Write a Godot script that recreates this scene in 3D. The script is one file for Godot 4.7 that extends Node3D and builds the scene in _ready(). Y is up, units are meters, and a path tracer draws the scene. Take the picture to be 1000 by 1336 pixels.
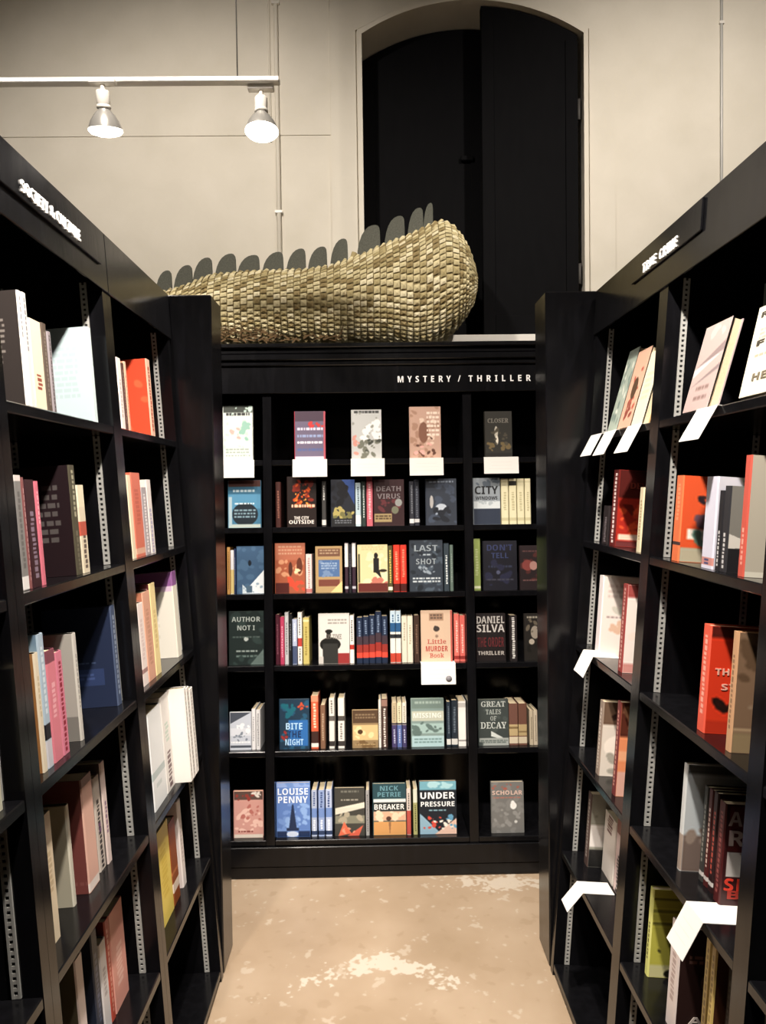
extends Node3D
# A bookshop aisle: leaning black bookcases on both sides, a mystery bookcase across the end, a woven dinosaur on top of it.

const EYE := Vector3(0, 1.65, 0)
const FOCAL := 1000.0          # pixels, for a 1000 x 1336 frame
var cam_basis: Basis
var rng := RandomNumberGenerator.new()
var M := {}                    # materials
var names := {}
var atlas: Image
var cell_count := 0
const CW := 128
const CH := 136
const FW := 92                 # front cover pixels inside a cell
const FH := 132

# ---------------------------------------------------------------- frames
# A frame is the front plane of a bookcase: x runs along the shelves to a reader's right, y runs up the (leaning) front, z points out to the reader.
var left_frame: Transform3D
var right_frame: Transform3D
var back_frame: Transform3D
const SHELVES := [1.82, 1.475, 1.13, 0.785, 0.43, 0.04]
const BACK_SHELVES := [1.785, 1.493, 1.206, 0.898, 0.533, 0.158]
const SIDE_DEPTH := 0.30
const BACK_DEPTH := 0.32


func _ready() -> void:
	rng.seed = 7
	# ---- camera
	var cam := Camera3D.new()
	cam.name = "camera"
	add_child(cam)
	cam.position = EYE
	cam_basis = Basis.from_euler(Vector3(-0.03, -0.013, -0.013))
	cam.basis = cam_basis
	cam.fov = rad_to_deg(2.0 * atan(668.0 / FOCAL))
	cam.near = 0.02
	cam.current = true
	# ---- surroundings: an indoor room, no daylight
	var env := Environment.new()
	env.background_mode = Environment.BG_COLOR
	env.background_color = Color(0, 0, 0)
	env.tonemap_mode = Environment.TONE_MAPPER_LINEAR
	env.tonemap_exposure = 1.0
	env.sdfgi_enabled = true
	env.ssao_enabled = true
	env.ssil_enabled = true
	var we := WorldEnvironment.new()
	we.name = "world_environment"
	we.environment = env
	add_child(we)
	# ---- lamps: every lamp head of the three tracks holds one of these spots
	# [position of the lens, point aimed at, energy, half cone in degrees]
	var heads := [
		[Vector3(-0.896, 2.875, -2.67), Vector3(-0.93, 0.0, -3.33), 2.0, 60.0],
		[Vector3(-0.364, 2.870, -2.67), Vector3(-0.30, 0.0, -2.30), 2.0, 60.0],
	]
	var aisle_heads := [
		[Vector3(-0.07, 3.22, -0.95), Vector3(-0.64, 0.85, -2.1), 11.0, 37.0],
		[Vector3(0.16, 3.22, -0.95), Vector3(0.70, 0.85, -2.1), 11.0, 37.0],
		[Vector3(0.05, 3.22, -1.75), Vector3(0.05, 0.2, -3.25), 1.4, 40.0],
	]
	var side_heads := [
		[Vector3(1.25, 3.90, -1.7), Vector3(1.85, 2.1, -3.8), 5.6, 60.0],
		[Vector3(-0.75, 3.90, -1.7), Vector3(-0.80, 1.95, -3.8), 5.2, 56.0],
	]

	materials()
	left_frame = Transform3D(lean_basis(Vector3(0, 0, -1), Vector3(1, 0, 0), atan(0.063)), Vector3(-0.53, 0, 0))
	right_frame = Transform3D(lean_basis(Vector3(0, 0, 1), Vector3(-1, 0, 0), atan(0.0757)), Vector3(0.586, 0, 0))
	back_frame = Transform3D(lean_basis(Vector3(1, 0, 0), Vector3(0, 0, 1), atan(0.063)), Vector3(0, 0, -3.22))

	room()
	window_and_trim()
	bookcases()
	signs()
	lamps(heads, aisle_heads, side_heads)
	dinosaur()
	books()
	cards()
	M.print.albedo_texture = ImageTexture.create_from_image(atlas)


func lean_basis(r: Vector3, n: Vector3, a: float) -> Basis:
	var u := Vector3.UP * cos(a) - n * sin(a)
	return Basis(r, u, r.cross(u))


# ---------------------------------------------------------------- pixels of the photograph
func project(p: Vector3) -> Vector2:
	var q := cam_basis.transposed() * (p - EYE)
	return Vector2(500.0 - FOCAL * q.x / q.z, 668.0 + FOCAL * q.y / q.z)


func solve_s(fr: Transform3D, v: float, d: float, px: float, lo: float, hi: float) -> float:
	var up := project(fr * Vector3(hi, v, d)).x > project(fr * Vector3(lo, v, d)).x
	for i in 40:
		var m := (lo + hi) * 0.5
		if (project(fr * Vector3(m, v, d)).x < px) == up:
			lo = m
		else:
			hi = m
	return (lo + hi) * 0.5


func solve_v(fr: Transform3D, s: float, d: float, py: float) -> float:
	var lo := -0.2
	var hi := 2.6
	for i in 40:
		var m := (lo + hi) * 0.5
		if project(fr * Vector3(s, m, d)).y > py:
			lo = m
		else:
			hi = m
	return (lo + hi) * 0.5


# ---------------------------------------------------------------- nodes
func numbered(called: String) -> String:
	var n: int = names.get(called, 0)
	names[called] = n + 1
	return called if n == 0 else "%s_%03d" % [called, n]


func thing(called: String, label: String, category: String, t := Transform3D(), group := "") -> Node3D:
	var o := Node3D.new()
	o.name = numbered(called)
	add_child(o, true)
	o.transform = t
	o.set_meta("label", label)
	o.set_meta("category", category)
	if group:
		o.set_meta("group", group)
	return o


func part(called: String, mesh: Mesh, mat: Material, parent: Node) -> MeshInstance3D:
	var o := MeshInstance3D.new()
	o.name = called
	o.mesh = mesh
	o.material_override = mat
	parent.add_child(o, true)
	return o


func structure(called: String, mesh: Mesh, mat: Material) -> MeshInstance3D:
	var o := part(called, mesh, mat, self)
	o.set_meta("kind", "structure")
	return o


# ---------------------------------------------------------------- mesh tools
func begin() -> SurfaceTool:
	var st := SurfaceTool.new()
	st.begin(Mesh.PRIMITIVE_TRIANGLES)
	return st


func tri(st: SurfaceTool, a: Vector3, b: Vector3, c: Vector3, away: Vector3) -> void:
	# away: a point on the inner side of the face
	var n := (b - a).cross(c - a)
	if n.length_squared() < 1e-18:
		return
	n = n.normalized()
	if n.dot((a + b + c) / 3.0 - away) < 0.0:
		n = -n
	else:
		var t := b
		b = c
		c = t
	for p in [a, b, c]:
		st.set_normal(n)
		st.add_vertex(p)


func quad(st: SurfaceTool, a: Vector3, b: Vector3, c: Vector3, d: Vector3, away: Vector3) -> void:
	tri(st, a, b, c, away)
	tri(st, a, c, d, away)


func cbox(st: SurfaceTool, lo: Vector3, hi: Vector3, ch := 0.002, t := Transform3D()) -> void:
	# a box with chamfered edges
	var c := (lo + hi) * 0.5
	var h := (hi - lo) * 0.5
	ch = minf(ch, 0.45 * minf(h.x, minf(h.y, h.z)) * 2.0 * 0.5)
	var away := t * c
	var P := func(sx: float, sy: float, sz: float, ax: int) -> Vector3:
		var e := Vector3(h.x, h.y, h.z)
		for k in 3:
			if k != ax:
				e[k] -= ch
		return t * (c + Vector3(sx * e.x, sy * e.y, sz * e.z))
	for ax in 3:
		for s in [-1.0, 1.0]:
			var q := []
			for uv in [[-1.0, -1.0], [1.0, -1.0], [1.0, 1.0], [-1.0, 1.0]]:
				var v := [0.0, 0.0, 0.0]
				v[ax] = s
				v[(ax + 1) % 3] = uv[0]
				v[(ax + 2) % 3] = uv[1]
				q.append(P.call(v[0], v[1], v[2], ax))
			quad(st, q[0], q[1], q[2], q[3], away)
	for ax in 3:                     # edges run along ax
		var b := (ax + 1) % 3
		var d := (ax + 2) % 3
		for sb in [-1.0, 1.0]:
			for sd in [-1.0, 1.0]:
				var q := []
				for k in [[-1.0, b], [1.0, b], [1.0, d], [-1.0, d]]:
					var v := [0.0, 0.0, 0.0]
					v[ax] = k[0]
					v[b] = sb
					v[d] = sd
					q.append(P.call(v[0], v[1], v[2], k[1]))
				quad(st, q[0], q[1], q[2], q[3], away)
	for sx in [-1.0, 1.0]:
		for sy in [-1.0, 1.0]:
			for sz in [-1.0, 1.0]:
				tri(st, P.call(sx, sy, sz, 0), P.call(sx, sy, sz, 1), P.call(sx, sy, sz, 2), away)


func box_mesh(lo: Vector3, hi: Vector3, ch := 0.002, t := Transform3D()) -> ArrayMesh:
	var st := begin()
	cbox(st, lo, hi, ch, t)
	return st.commit()


func prism(st: SurfaceTool, pts: PackedVector2Array, z0: float, z1: float, t := Transform3D()) -> void:
	# a polygon in x, y drawn out from z0 to z1
	var idx := Geometry2D.triangulate_polygon(pts)
	for i in range(0, idx.size(), 3):
		var a := pts[idx[i]]
		var b := pts[idx[i + 1]]
		var c := pts[idx[i + 2]]
		var m := (a + b + c) / 3.0
		var mid := t * Vector3(m.x, m.y, (z0 + z1) * 0.5)
		for z in [z0, z1]:
			tri(st, t * Vector3(a.x, a.y, z), t * Vector3(b.x, b.y, z), t * Vector3(c.x, c.y, z), mid)
	var area := 0.0
	for i in pts.size():
		area += pts[i].cross(pts[(i + 1) % pts.size()])
	for i in pts.size():
		var a := pts[i]
		var b := pts[(i + 1) % pts.size()]
		var e := (b - a).normalized()
		var inward := Vector2(-e.y, e.x) * (1.0 if area > 0.0 else -1.0) * 0.01
		var m := (a + b) * 0.5 + inward
		quad(st, t * Vector3(a.x, a.y, z0), t * Vector3(b.x, b.y, z0), t * Vector3(b.x, b.y, z1), t * Vector3(a.x, a.y, z1), t * Vector3(m.x, m.y, (z0 + z1) * 0.5))


func lathe(st: SurfaceTool, prof: Array, seg := 28, t := Transform3D()) -> void:
	# prof: [radius, height] from bottom to top, round the y axis
	st.set_smooth_group(0)
	for i in prof.size() - 1:
		for k in seg:
			var a0 := TAU * k / seg
			var a1 := TAU * (k + 1) / seg
			var q := []
			for w in [[i, a0], [i, a1], [i + 1, a1], [i + 1, a0]]:
				var r: float = prof[w[0]][0]
				q.append(t * Vector3(r * cos(w[1]), prof[w[0]][1], r * sin(w[1])))
			for f in [[0, 1, 2], [0, 2, 3]]:
				if (q[f[1]] - q[f[0]]).cross(q[f[2]] - q[f[0]]).length_squared() > 1e-20:
					for j in f:
						st.add_vertex(q[j])


func lathe_mesh(prof: Array, seg := 28, t := Transform3D()) -> ArrayMesh:
	var st := begin()
	lathe(st, prof, seg, t)
	st.index()
	st.generate_normals()
	return st.commit()


func tube_mesh(a: Vector3, b: Vector3, r: float, seg := 12) -> ArrayMesh:
	var y := (b - a).normalized()
	var x := y.cross(Vector3(0.31, 0.2, 0.93)).normalized()
	var t := Transform3D(Basis(x, y, x.cross(y)), a)
	var l := (b - a).length()
	return lathe_mesh([[0.0, 0.0], [r * 0.9, 0.0], [r, r * 0.1], [r, l - r * 0.1], [r * 0.9, l], [0.0, l]], seg, t)


func text_mesh(words: String, height: float, serif := false, spacing := 0, depth := 0.003) -> TextMesh:
	var f := SystemFont.new()
	f.font_names = PackedStringArray(["Droid Serif" if serif else "Droid Sans"])
	f.font_weight = 700
	var tm := TextMesh.new()
	if spacing != 0:
		var fv := FontVariation.new()
		fv.base_font = f
		fv.spacing_glyph = spacing
		tm.font = fv
	else:
		tm.font = f
	tm.text = words
	tm.font_size = 32
	tm.pixel_size = height / 23.0
	tm.depth = depth
	tm.curve_step = 2.0
	tm.horizontal_alignment = HORIZONTAL_ALIGNMENT_CENTER
	tm.vertical_alignment = VERTICAL_ALIGNMENT_CENTER
	return tm


# a line of lettering whose middle lies at (x, y) on the plane z, squeezed to the given width
func lettering(called: String, words: String, mid: Vector3, width: float, height: float, mat: Material, parent: Node, serif := false, spacing := 0, depth := 0.003) -> MeshInstance3D:
	var tm := text_mesh(words, height, serif, spacing, depth)
	var o := part(called, tm, mat, parent)
	var w := tm.get_aabb().size.x
	var k := width / w if width > 0.0 and w > 0.0 else 1.0
	o.scale = Vector3(k, 1, 1)
	var c := tm.get_aabb().get_center()
	o.position = mid - Vector3(c.x * k, c.y, c.z)
	return o


# ---------------------------------------------------------------- materials
func noise_tex(freq: float, ramp: Array, size := 512, octaves := 4, seed_ := 1, kind := FastNoiseLite.TYPE_SIMPLEX_SMOOTH) -> NoiseTexture2D:
	var n := FastNoiseLite.new()
	n.seed = seed_
	n.noise_type = kind
	n.frequency = freq
	n.fractal_octaves = octaves
	var t := NoiseTexture2D.new()
	t.width = size
	t.height = size
	t.seamless = true
	t.noise = n
	if ramp:
		var g := Gradient.new()
		g.offsets = PackedFloat32Array(ramp.map(func(r): return r[0]))
		g.colors = PackedColorArray(ramp.map(func(r): return Color(r[1])))
		t.color_ramp = g
	return t


func plain(c: Color, rough: float, metal := 0.0) -> StandardMaterial3D:
	var m := StandardMaterial3D.new()
	m.albedo_color = c
	m.roughness = rough
	m.metallic = metal
	return m


func materials() -> void:
	atlas = Image.create(2048, 2048, false, Image.FORMAT_RGB8)
	atlas.fill(Color("808080"))
	var b := plain(Color(1, 1, 1), 0.4)
	b.albedo_texture = noise_tex(0.02, [[0.0, "0a0a0c"], [0.5, "0d0d0f"], [1.0, "111114"]], 512, 4, 3)
	b.uv1_triplanar = true
	b.uv1_world_triplanar = true
	b.uv1_scale = Vector3(2.5, 0.5, 2.5)
	b.roughness_texture = noise_tex(0.03, [[0.0, "2a2a2a"], [1.0, "363636"]], 512, 4, 8)
	b.roughness = 1.0
	b.metallic_specular = 0.4
	b.heightmap_enabled = true
	b.heightmap_texture = noise_tex(0.05, [], 512, 3, 5)
	b.heightmap_scale = 0.006
	M.black = b
	M.shutter = b.duplicate()
	M.shutter.albedo_texture = noise_tex(0.02, [[0.0, "060608"], [1.0, "0a0a0c"]], 512, 4, 4)
	M.shutter.roughness_texture = null
	M.shutter.roughness = 0.85
	M.shutter.metallic_specular = 0.25
	var w := plain(Color(1, 1, 1), 0.75)
	w.albedo_texture = noise_tex(0.006, [[0.0, "d2ccbd"], [0.45, "d7d1c3"], [0.7, "d9d3c5"], [1.0, "ddd7ca"]], 1024, 5, 11)
	w.uv1_triplanar = true
	w.uv1_world_triplanar = true
	w.uv1_scale = Vector3(0.45, 0.45, 0.45)
	w.heightmap_enabled = true
	w.heightmap_texture = noise_tex(0.02, [], 512, 4, 12)
	w.heightmap_scale = 0.08
	M.wall = w
	M.ceiling = plain(Color("d8d2c6"), 0.9)
	M.metal = plain(Color("b4b4b0"), 0.45, 0.25)
	M.slot = plain(Color("1a1a1a"), 0.8)
	M.white_paint = plain(Color("e4e0d8"), 0.4)
	M.letter = plain(Color("f2f1ee"), 0.5)
	M.pages = plain(Color("e3dac6"), 0.85)
	M.pages.albedo_texture = noise_tex(0.2, [[0.0, "d6ccb6"], [1.0, "efe8d8"]], 256, 2, 21)
	M.pages.uv1_triplanar = true
	M.pages.uv1_scale = Vector3(20, 2, 20)
	M.print = plain(Color(1, 1, 1), 0.42)
	M.felt = plain(Color("6a6b60"), 0.95)
	M.felt.albedo_texture = noise_tex(0.1, [[0.0, "4c4d45"], [1.0, "5e5f56"]], 256, 3, 31)
	M.felt.albedo_color = Color(1, 1, 1)
	M.felt.uv1_triplanar = true
	M.felt.uv1_scale = Vector3(4, 4, 4)
	M.scale = plain(Color(1, 1, 1), 0.8)
	M.scale.vertex_color_use_as_albedo = true
	M.reed = plain(Color("5a4528"), 0.9)
	M.hide = plain(Color("9c8e66"), 0.95)
	var lens := plain(Color("fff6e4"), 0.3)
	lens.emission_enabled = true
	lens.emission = Color("fff6ea")
	lens.emission_energy_multiplier = 5.0
	M.lens = lens
	M.reflector = plain(Color("c4c2bc"), 0.25, 0.6)
	M.wire = plain(Color("3a3834"), 0.6)
	M.floor = floor_material()


func floor_material() -> StandardMaterial3D:
	# cast concrete, 4 m x 4 m to the picture: mottled tan, pale flecks and one worn pale patch
	var n := 1024
	var im := Image.create(n, n, false, Image.FORMAT_RGB8)
	var a := FastNoiseLite.new()
	a.seed = 5
	a.frequency = 0.006
	a.fractal_octaves = 5
	var f := FastNoiseLite.new()
	f.seed = 9
	f.frequency = 0.035
	f.fractal_octaves = 4
	var g := FastNoiseLite.new()
	g.seed = 17
	g.frequency = 0.12
	g.fractal_octaves = 2
	var tan_c := Color("a08c75")
	var dark_c := Color("937f67")
	var pale_c := Color("ac9983")
	var white_c := Color("bfb5a6")
	for y in n:
		for x in n:
			var u := a.get_noise_2d(x, y)
			var v := f.get_noise_2d(x, y)
			var c := tan_c.lerp(dark_c, clampf(u * 1.5, 0, 0.8)) if u > 0.0 else tan_c.lerp(pale_c, clampf(-u * 1.6, 0, 0.8))
			var w := g.get_noise_2d(x, y)
			c = c.lerp(white_c, 0.5 * smoothstep(0.45, 0.56, v + 0.22 * w))
			c = c.lerp(dark_c, 0.45 * smoothstep(0.38, 0.5, -v))
			# texture x: world x from -2 to 2, texture y: world z from 0 to -4
			var wx := (x + 0.5) / n * 4.0 - 2.0
			var wz := -(y + 0.5) / n * 4.0
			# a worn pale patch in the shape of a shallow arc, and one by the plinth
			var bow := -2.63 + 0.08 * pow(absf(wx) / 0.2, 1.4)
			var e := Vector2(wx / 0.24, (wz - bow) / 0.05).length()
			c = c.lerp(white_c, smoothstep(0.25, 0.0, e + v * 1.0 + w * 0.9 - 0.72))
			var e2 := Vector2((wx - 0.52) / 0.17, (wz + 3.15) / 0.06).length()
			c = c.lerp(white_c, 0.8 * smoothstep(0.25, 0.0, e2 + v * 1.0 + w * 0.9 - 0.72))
			im.set_pixel(x, y, c)
	var m := plain(Color(1, 1, 1), 0.4)
	m.albedo_texture = ImageTexture.create_from_image(im)
	m.metallic_specular = 0.45
	m.heightmap_enabled = true
	m.heightmap_texture = noise_tex(0.02, [], 512, 5, 41)
	m.heightmap_scale = 0.06
	return m


# ---------------------------------------------------------------- the room
const WALL_Z := -3.80

func room() -> void:
	# floor slab with its own texture coordinates
	var st := begin()
	var x0 := -5.0
	var x1 := 5.0
	var z0 := -4.2
	var z1 := 7.0
	var c := [Vector3(x0, 0, z0), Vector3(x1, 0, z0), Vector3(x1, 0, z1), Vector3(x0, 0, z1)]
	for i in [0, 1, 2, 0, 2, 3]:
		st.set_normal(Vector3.UP)
		st.set_uv(Vector2((c[i].x + 2.0) / 4.0, -c[i].z / 4.0))
		st.add_vertex(c[i])
	var low := Vector3(0, -0.12, 0)
	for i in 4:
		var a: Vector3 = c[i]
		var b: Vector3 = c[(i + 1) % 4]
		quad(st, a, b, b + low, a + low, Vector3(0, -0.06, -1))
	quad(st, c[0] + low, c[1] + low, c[2] + low, c[3] + low, Vector3(0, 0, -1))
	structure("floor", st.commit(), M.floor)
	structure("ceiling", box_mesh(Vector3(x0, 5.6, z0), Vector3(x1, 5.72, z1), 0.0), M.ceiling)
	structure("wall_left", box_mesh(Vector3(x0 - 0.12, 0, z0), Vector3(x0, 5.6, z1), 0.0), M.wall)
	structure("wall_right", box_mesh(Vector3(x1, 0, z0), Vector3(x1 + 0.12, 5.6, z1), 0.0), M.wall)
	structure("wall_front", box_mesh(Vector3(x0, 0, z1), Vector3(x1, 5.6, z1 + 0.12), 0.0), M.wall)
	# back wall, 0.32 m thick, with the arched opening cut through
	st = begin()
	var t := Transform3D(Basis(), Vector3(0, 0, 0))
	var za := WALL_Z - 0.32
	prism(st, PackedVector2Array([Vector2(x0, 0), Vector2(OPEN_L, 0), Vector2(OPEN_L, 5.6), Vector2(x0, 5.6)]), za, WALL_Z, t)
	prism(st, PackedVector2Array([Vector2(OPEN_R, 0), Vector2(x1, 0), Vector2(x1, 5.6), Vector2(OPEN_R, 5.6)]), za, WALL_Z, t)
	prism(st, PackedVector2Array([Vector2(OPEN_L, 0), Vector2(OPEN_R, 0), Vector2(OPEN_R, OPEN_B), Vector2(OPEN_L, OPEN_B)]), za, WALL_Z, t)
	var over := arch(0.0)
	over.append(Vector2(OPEN_R, 5.6))
	over.append(Vector2(OPEN_L, 5.6))
	prism(st, over, za, WALL_Z, t)
	structure("wall_back", st.commit(), M.wall)


const OPEN_L := -0.025
const OPEN_R := 1.054
const OPEN_B := 2.40
const SPRING := 3.852
const RISE := 0.158

func arch(grow: float) -> PackedVector2Array:
	# the arch of the opening from its left springing to its right one, or one that runs round it at a distance
	var hw := (OPEN_R - OPEN_L) * 0.5
	var R := (hw * hw + RISE * RISE) / (2.0 * RISE)
	var c := Vector2((OPEN_L + OPEN_R) * 0.5, SPRING + RISE - R)
	var half := asin(hw / R)
	var out := PackedVector2Array()
	for i in 25:
		var a := -half + 2.0 * half * i / 24.0
		out.append(c + Vector2(sin(a), cos(a)) * (R + grow))
	if grow > 0.0:
		out[0].x = OPEN_L - grow
		out[24].x = OPEN_R + grow
	return out


func arch_band(st: SurfaceTool, inner: float, outer: float, z0: float, z1: float) -> void:
	var a := arch(inner)
	var b := arch(outer)
	a.insert(0, Vector2(OPEN_L - inner, OPEN_B))
	a.append(Vector2(OPEN_R + inner, OPEN_B))
	b.insert(0, Vector2(OPEN_L - outer, OPEN_B))
	b.append(Vector2(OPEN_R + outer, OPEN_B))
	for i in a.size() - 1:
		prism(st, PackedVector2Array([a[i], a[i + 1], b[i + 1], b[i]]), z0, z1)


func window_and_trim() -> void:
	var st := begin()
	arch_band(st, 0.03, 0.155, WALL_Z, WALL_Z + 0.012)
	structure("trim_1", st.commit(), M.wall)
	st = begin()
	arch_band(st, 0.0, 0.022, WALL_Z, WALL_Z + 0.026)
	structure("trim_2", st.commit(), M.wall)
	structure("trim_3", box_mesh(Vector3(OPEN_L - 0.05, OPEN_B - 0.04, WALL_Z - 0.2), Vector3(OPEN_R + 0.05, OPEN_B, WALL_Z + 0.03), 0.004), M.white_paint)
	structure("trim_4", box_mesh(Vector3(-5.0, 3.38, WALL_Z), Vector3(OPEN_L - 0.155, 5.6, WALL_Z + 0.005), 0.0015), M.wall)
	# the two dark shutter leaves: one shut deep in the opening, the other folded forward
	var mid := 0.56
	for leaf in 2:
		var p := arch(0.0)
		var poly := PackedVector2Array()
		var xa := OPEN_L + 0.002 if leaf == 0 else mid
		var xb := mid + 0.03 if leaf == 0 else OPEN_R - 0.022
		var steps := 14
		poly.append(Vector2(xa, OPEN_B + 0.002))
		for i in steps + 1:
			var x := lerpf(xa, xb, float(i) / steps)
			poly.append(Vector2(x, arch_y(x) - 0.006))
		poly.append(Vector2(xb, OPEN_B + 0.002))
		var z := WALL_Z - 0.205 if leaf == 0 else WALL_Z - 0.012
		var o := thing("window_shutter", "closed black shutter leaf set deep in the arched window" if leaf == 0 else "black wooden shutter leaf standing forward in the arched window", "shutter", Transform3D(Basis(), Vector3((xa + xb) * 0.5, OPEN_B, z)))
		var back := Transform3D(Basis(), -o.position)
		st = begin()
		prism(st, poly, z - 0.035, z, back)
		part("leaf_panel", st.commit(), M.shutter, o)
		# stiles and rail that frame the leaf, thin and dark
		st = begin()
		cbox(st, Vector3(xa, OPEN_B + 0.004, z), Vector3(xa + 0.06, arch_y(xa) - 0.03, z + 0.008), 0.002, back)
		cbox(st, Vector3(xb - 0.06, OPEN_B + 0.004, z), Vector3(xb, arch_y(xb) - 0.03, z + 0.008), 0.002, back)
		cbox(st, Vector3(xa + 0.06, OPEN_B + 0.004, z), Vector3(xb - 0.06, OPEN_B + 0.1, z + 0.008), 0.002, back)
		part("leaf_frame", st.commit(), M.shutter, o)
		if leaf == 0:
			part("latch", box_mesh(Vector3(mid - 0.085, 3.33, z + 0.008), Vector3(mid - 0.02, 3.355, z + 0.03), 0.004, back), M.shutter, o)
		else:
			for y in [2.7, 3.5]:
				part("hinge", tube_mesh(Vector3(xb + 0.006, y - 0.05, z + 0.004) - o.position, Vector3(xb + 0.006, y + 0.05, z + 0.004) - o.position, 0.008), M.wire, o)
	# a fat conduit, a thin one beside it and a cable on the far side run down the wall
	var pipes := [
		[-0.440, 2.30, 0.011, "conduit_pipe", "painted conduit pipe running down the wall behind the dinosaur", "pipe"],
		[-0.474, 3.35, 0.006, "wall_cable", "thin cream cable beside the conduit above the lamp track", "cable"],
		[1.736, 2.20, 0.007, "wall_cable", "grey cable running down the wall beyond the true crime bookcase", "cable"],
	]
	for p in pipes:
		var o := thing(p[3], p[4], p[5], Transform3D(Basis(), Vector3(p[0], p[1], WALL_Z + p[2])))
		part("pipe" if p[5] == "pipe" else "sheath", tube_mesh(Vector3.ZERO, Vector3(0, 5.6 - p[1], 0), p[2]), M.wall if p[0] < 0.0 else M.metal, o)
		for y in [0.7, 1.7]:
			if p[1] + y < 4.5:
				part("clip", box_mesh(Vector3(-p[2] * 1.7, y, -p[2]), Vector3(p[2] * 1.7, y + 0.014, p[2] * 1.1), 0.001), M.white_paint, o)


func arch_y(x: float) -> float:
	var hw := (OPEN_R - OPEN_L) * 0.5
	var R := (hw * hw + RISE * RISE) / (2.0 * RISE)
	var dx := x - (OPEN_L + OPEN_R) * 0.5
	return SPRING + RISE - R + sqrt(maxf(0.0, R * R - dx * dx))


# ---------------------------------------------------------------- bookcases
var standard_mesh := {}

func standard(length: float) -> ArrayMesh:
	# a slotted steel strip: two rails with bars across, standing on y, facing +x
	var key := snappedf(length, 0.001)
	if not standard_mesh.has(key):
		var st := begin()
		var w := 0.016
		cbox(st, Vector3(0, 0, -w * 0.5), Vector3(0.004, length, -w * 0.5 + 0.0045), 0.0)
		cbox(st, Vector3(0, 0, w * 0.5 - 0.0045), Vector3(0.004, length, w * 0.5), 0.0)
		var n := int(length / 0.0125)
		for i in n:
			var y := i * length / n
			var a := Vector3(0.0, y, -w * 0.5 + 0.0045)
			var b := Vector3(0.0036, y + 0.0065, w * 0.5 - 0.0045)
			quad(st, Vector3(b.x, a.y, a.z), Vector3(b.x, b.y, a.z), b, Vector3(b.x, a.y, b.z), Vector3(0, y, 0))
			quad(st, Vector3(0, b.y, a.z), Vector3(b.x, b.y, a.z), b, Vector3(0, b.y, b.z), Vector3(0, y, 0))
			quad(st, Vector3(0, a.y, a.z), Vector3(b.x, a.y, a.z), Vector3(b.x, a.y, b.z), Vector3(0, a.y, b.z), Vector3(0, y + 0.003, 0))
		standard_mesh[key] = st.commit()
	return standard_mesh[key]


func side_panel(s0: float, s1: float, top: float, depth: float, slope: float) -> ArrayMesh:
	# an upright board whose foot is cut level with the floor; x along, y up, z out
	var st := begin()
	var t := Transform3D(Basis(Vector3(0, 0, 1), Vector3(0, 1, 0), Vector3(-1, 0, 0)), Vector3.ZERO)   # polygon x -> z, drawn out along -x
	prism(st, PackedVector2Array([Vector2(0, 0.0005), Vector2(0, top), Vector2(-depth, top), Vector2(-depth, depth * slope + 0.0005)]), -s1, -s0, t)
	return st.commit()


# uprights: list of [s0, s1]; the bays lie between them
func bookcase(fr: Transform3D, label: String, ups: Array, shelves: Array, top: float, header: float, depth: float, slope: float) -> Node3D:
	var s0: float = ups[0][0]
	var s1: float = ups[-1][1]
	var at := Transform3D(fr.basis, fr * Vector3((s0 + s1) * 0.5, 0, 0))
	var o := thing("bookcase", label, "bookcase", at)
	var mid := (s0 + s1) * 0.5
	for u in ups:
		part("side_panel", side_panel(u[0] - mid, u[1] - mid, top - 0.02, depth, slope), M.black, o)
	part("top_panel", box_mesh(Vector3(s0 - mid, top - 0.02, -depth), Vector3(s1 - mid, top, 0.0), 0.0015), M.black, o)
	part("header_board", box_mesh(Vector3(s0 - mid + 0.001, header, 0.0), Vector3(s1 - mid - 0.001, top - 0.001, 0.006), 0.0015), M.black, o)
	for b in ups.size() - 1:
		var a: float = ups[b][1] - mid
		var e: float = ups[b + 1][0] - mid
		part("back_panel", box_mesh(Vector3(a, depth * slope + 0.001, -depth), Vector3(e, top - 0.02, -depth + 0.012), 0.0), M.black, o)
		for i in shelves.size():
			var v: float = shelves[i]
			part("shelf", box_mesh(Vector3(a + 0.0005, v - 0.022, -depth + 0.013), Vector3(e - 0.0005, v, -0.001), 0.0025), M.black, o)
		part("kick_board", box_mesh(Vector3(a, 0.002, -0.034), Vector3(e, shelves[-1] - 0.0225, -0.016), 0.001), M.black, o)
		for d in [-0.045, -depth + 0.05]:
			for side in [-1.0, 1.0]:
				for i in shelves.size():
					# the strip shows between one shelf and the next
					var lo: float = shelves[i] + 0.001
					var hi: float = (shelves[i - 1] - 0.023) if i > 0 else header + 0.02
					var strip := part("shelf_standard", standard(hi - lo), M.metal, o)
					strip.transform = Transform3D(Basis(Vector3(0, 1, 0), PI if side > 0.0 else 0.0), Vector3(e if side > 0.0 else a, lo, d))
					var channel := part("slot_channel", box_mesh(Vector3(0, 0, -0.006), Vector3(0.001, hi - lo, 0.006), 0.0), M.slot, strip)
					channel.position = Vector3(0.0002, 0, 0)
	return o


func end_panel(o: Node3D, lo: Vector3, hi: Vector3) -> void:
	var p := part("end_panel", box_mesh(lo, hi, 0.004), M.black, o)
	p.transform = o.transform.affine_inverse()


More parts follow.
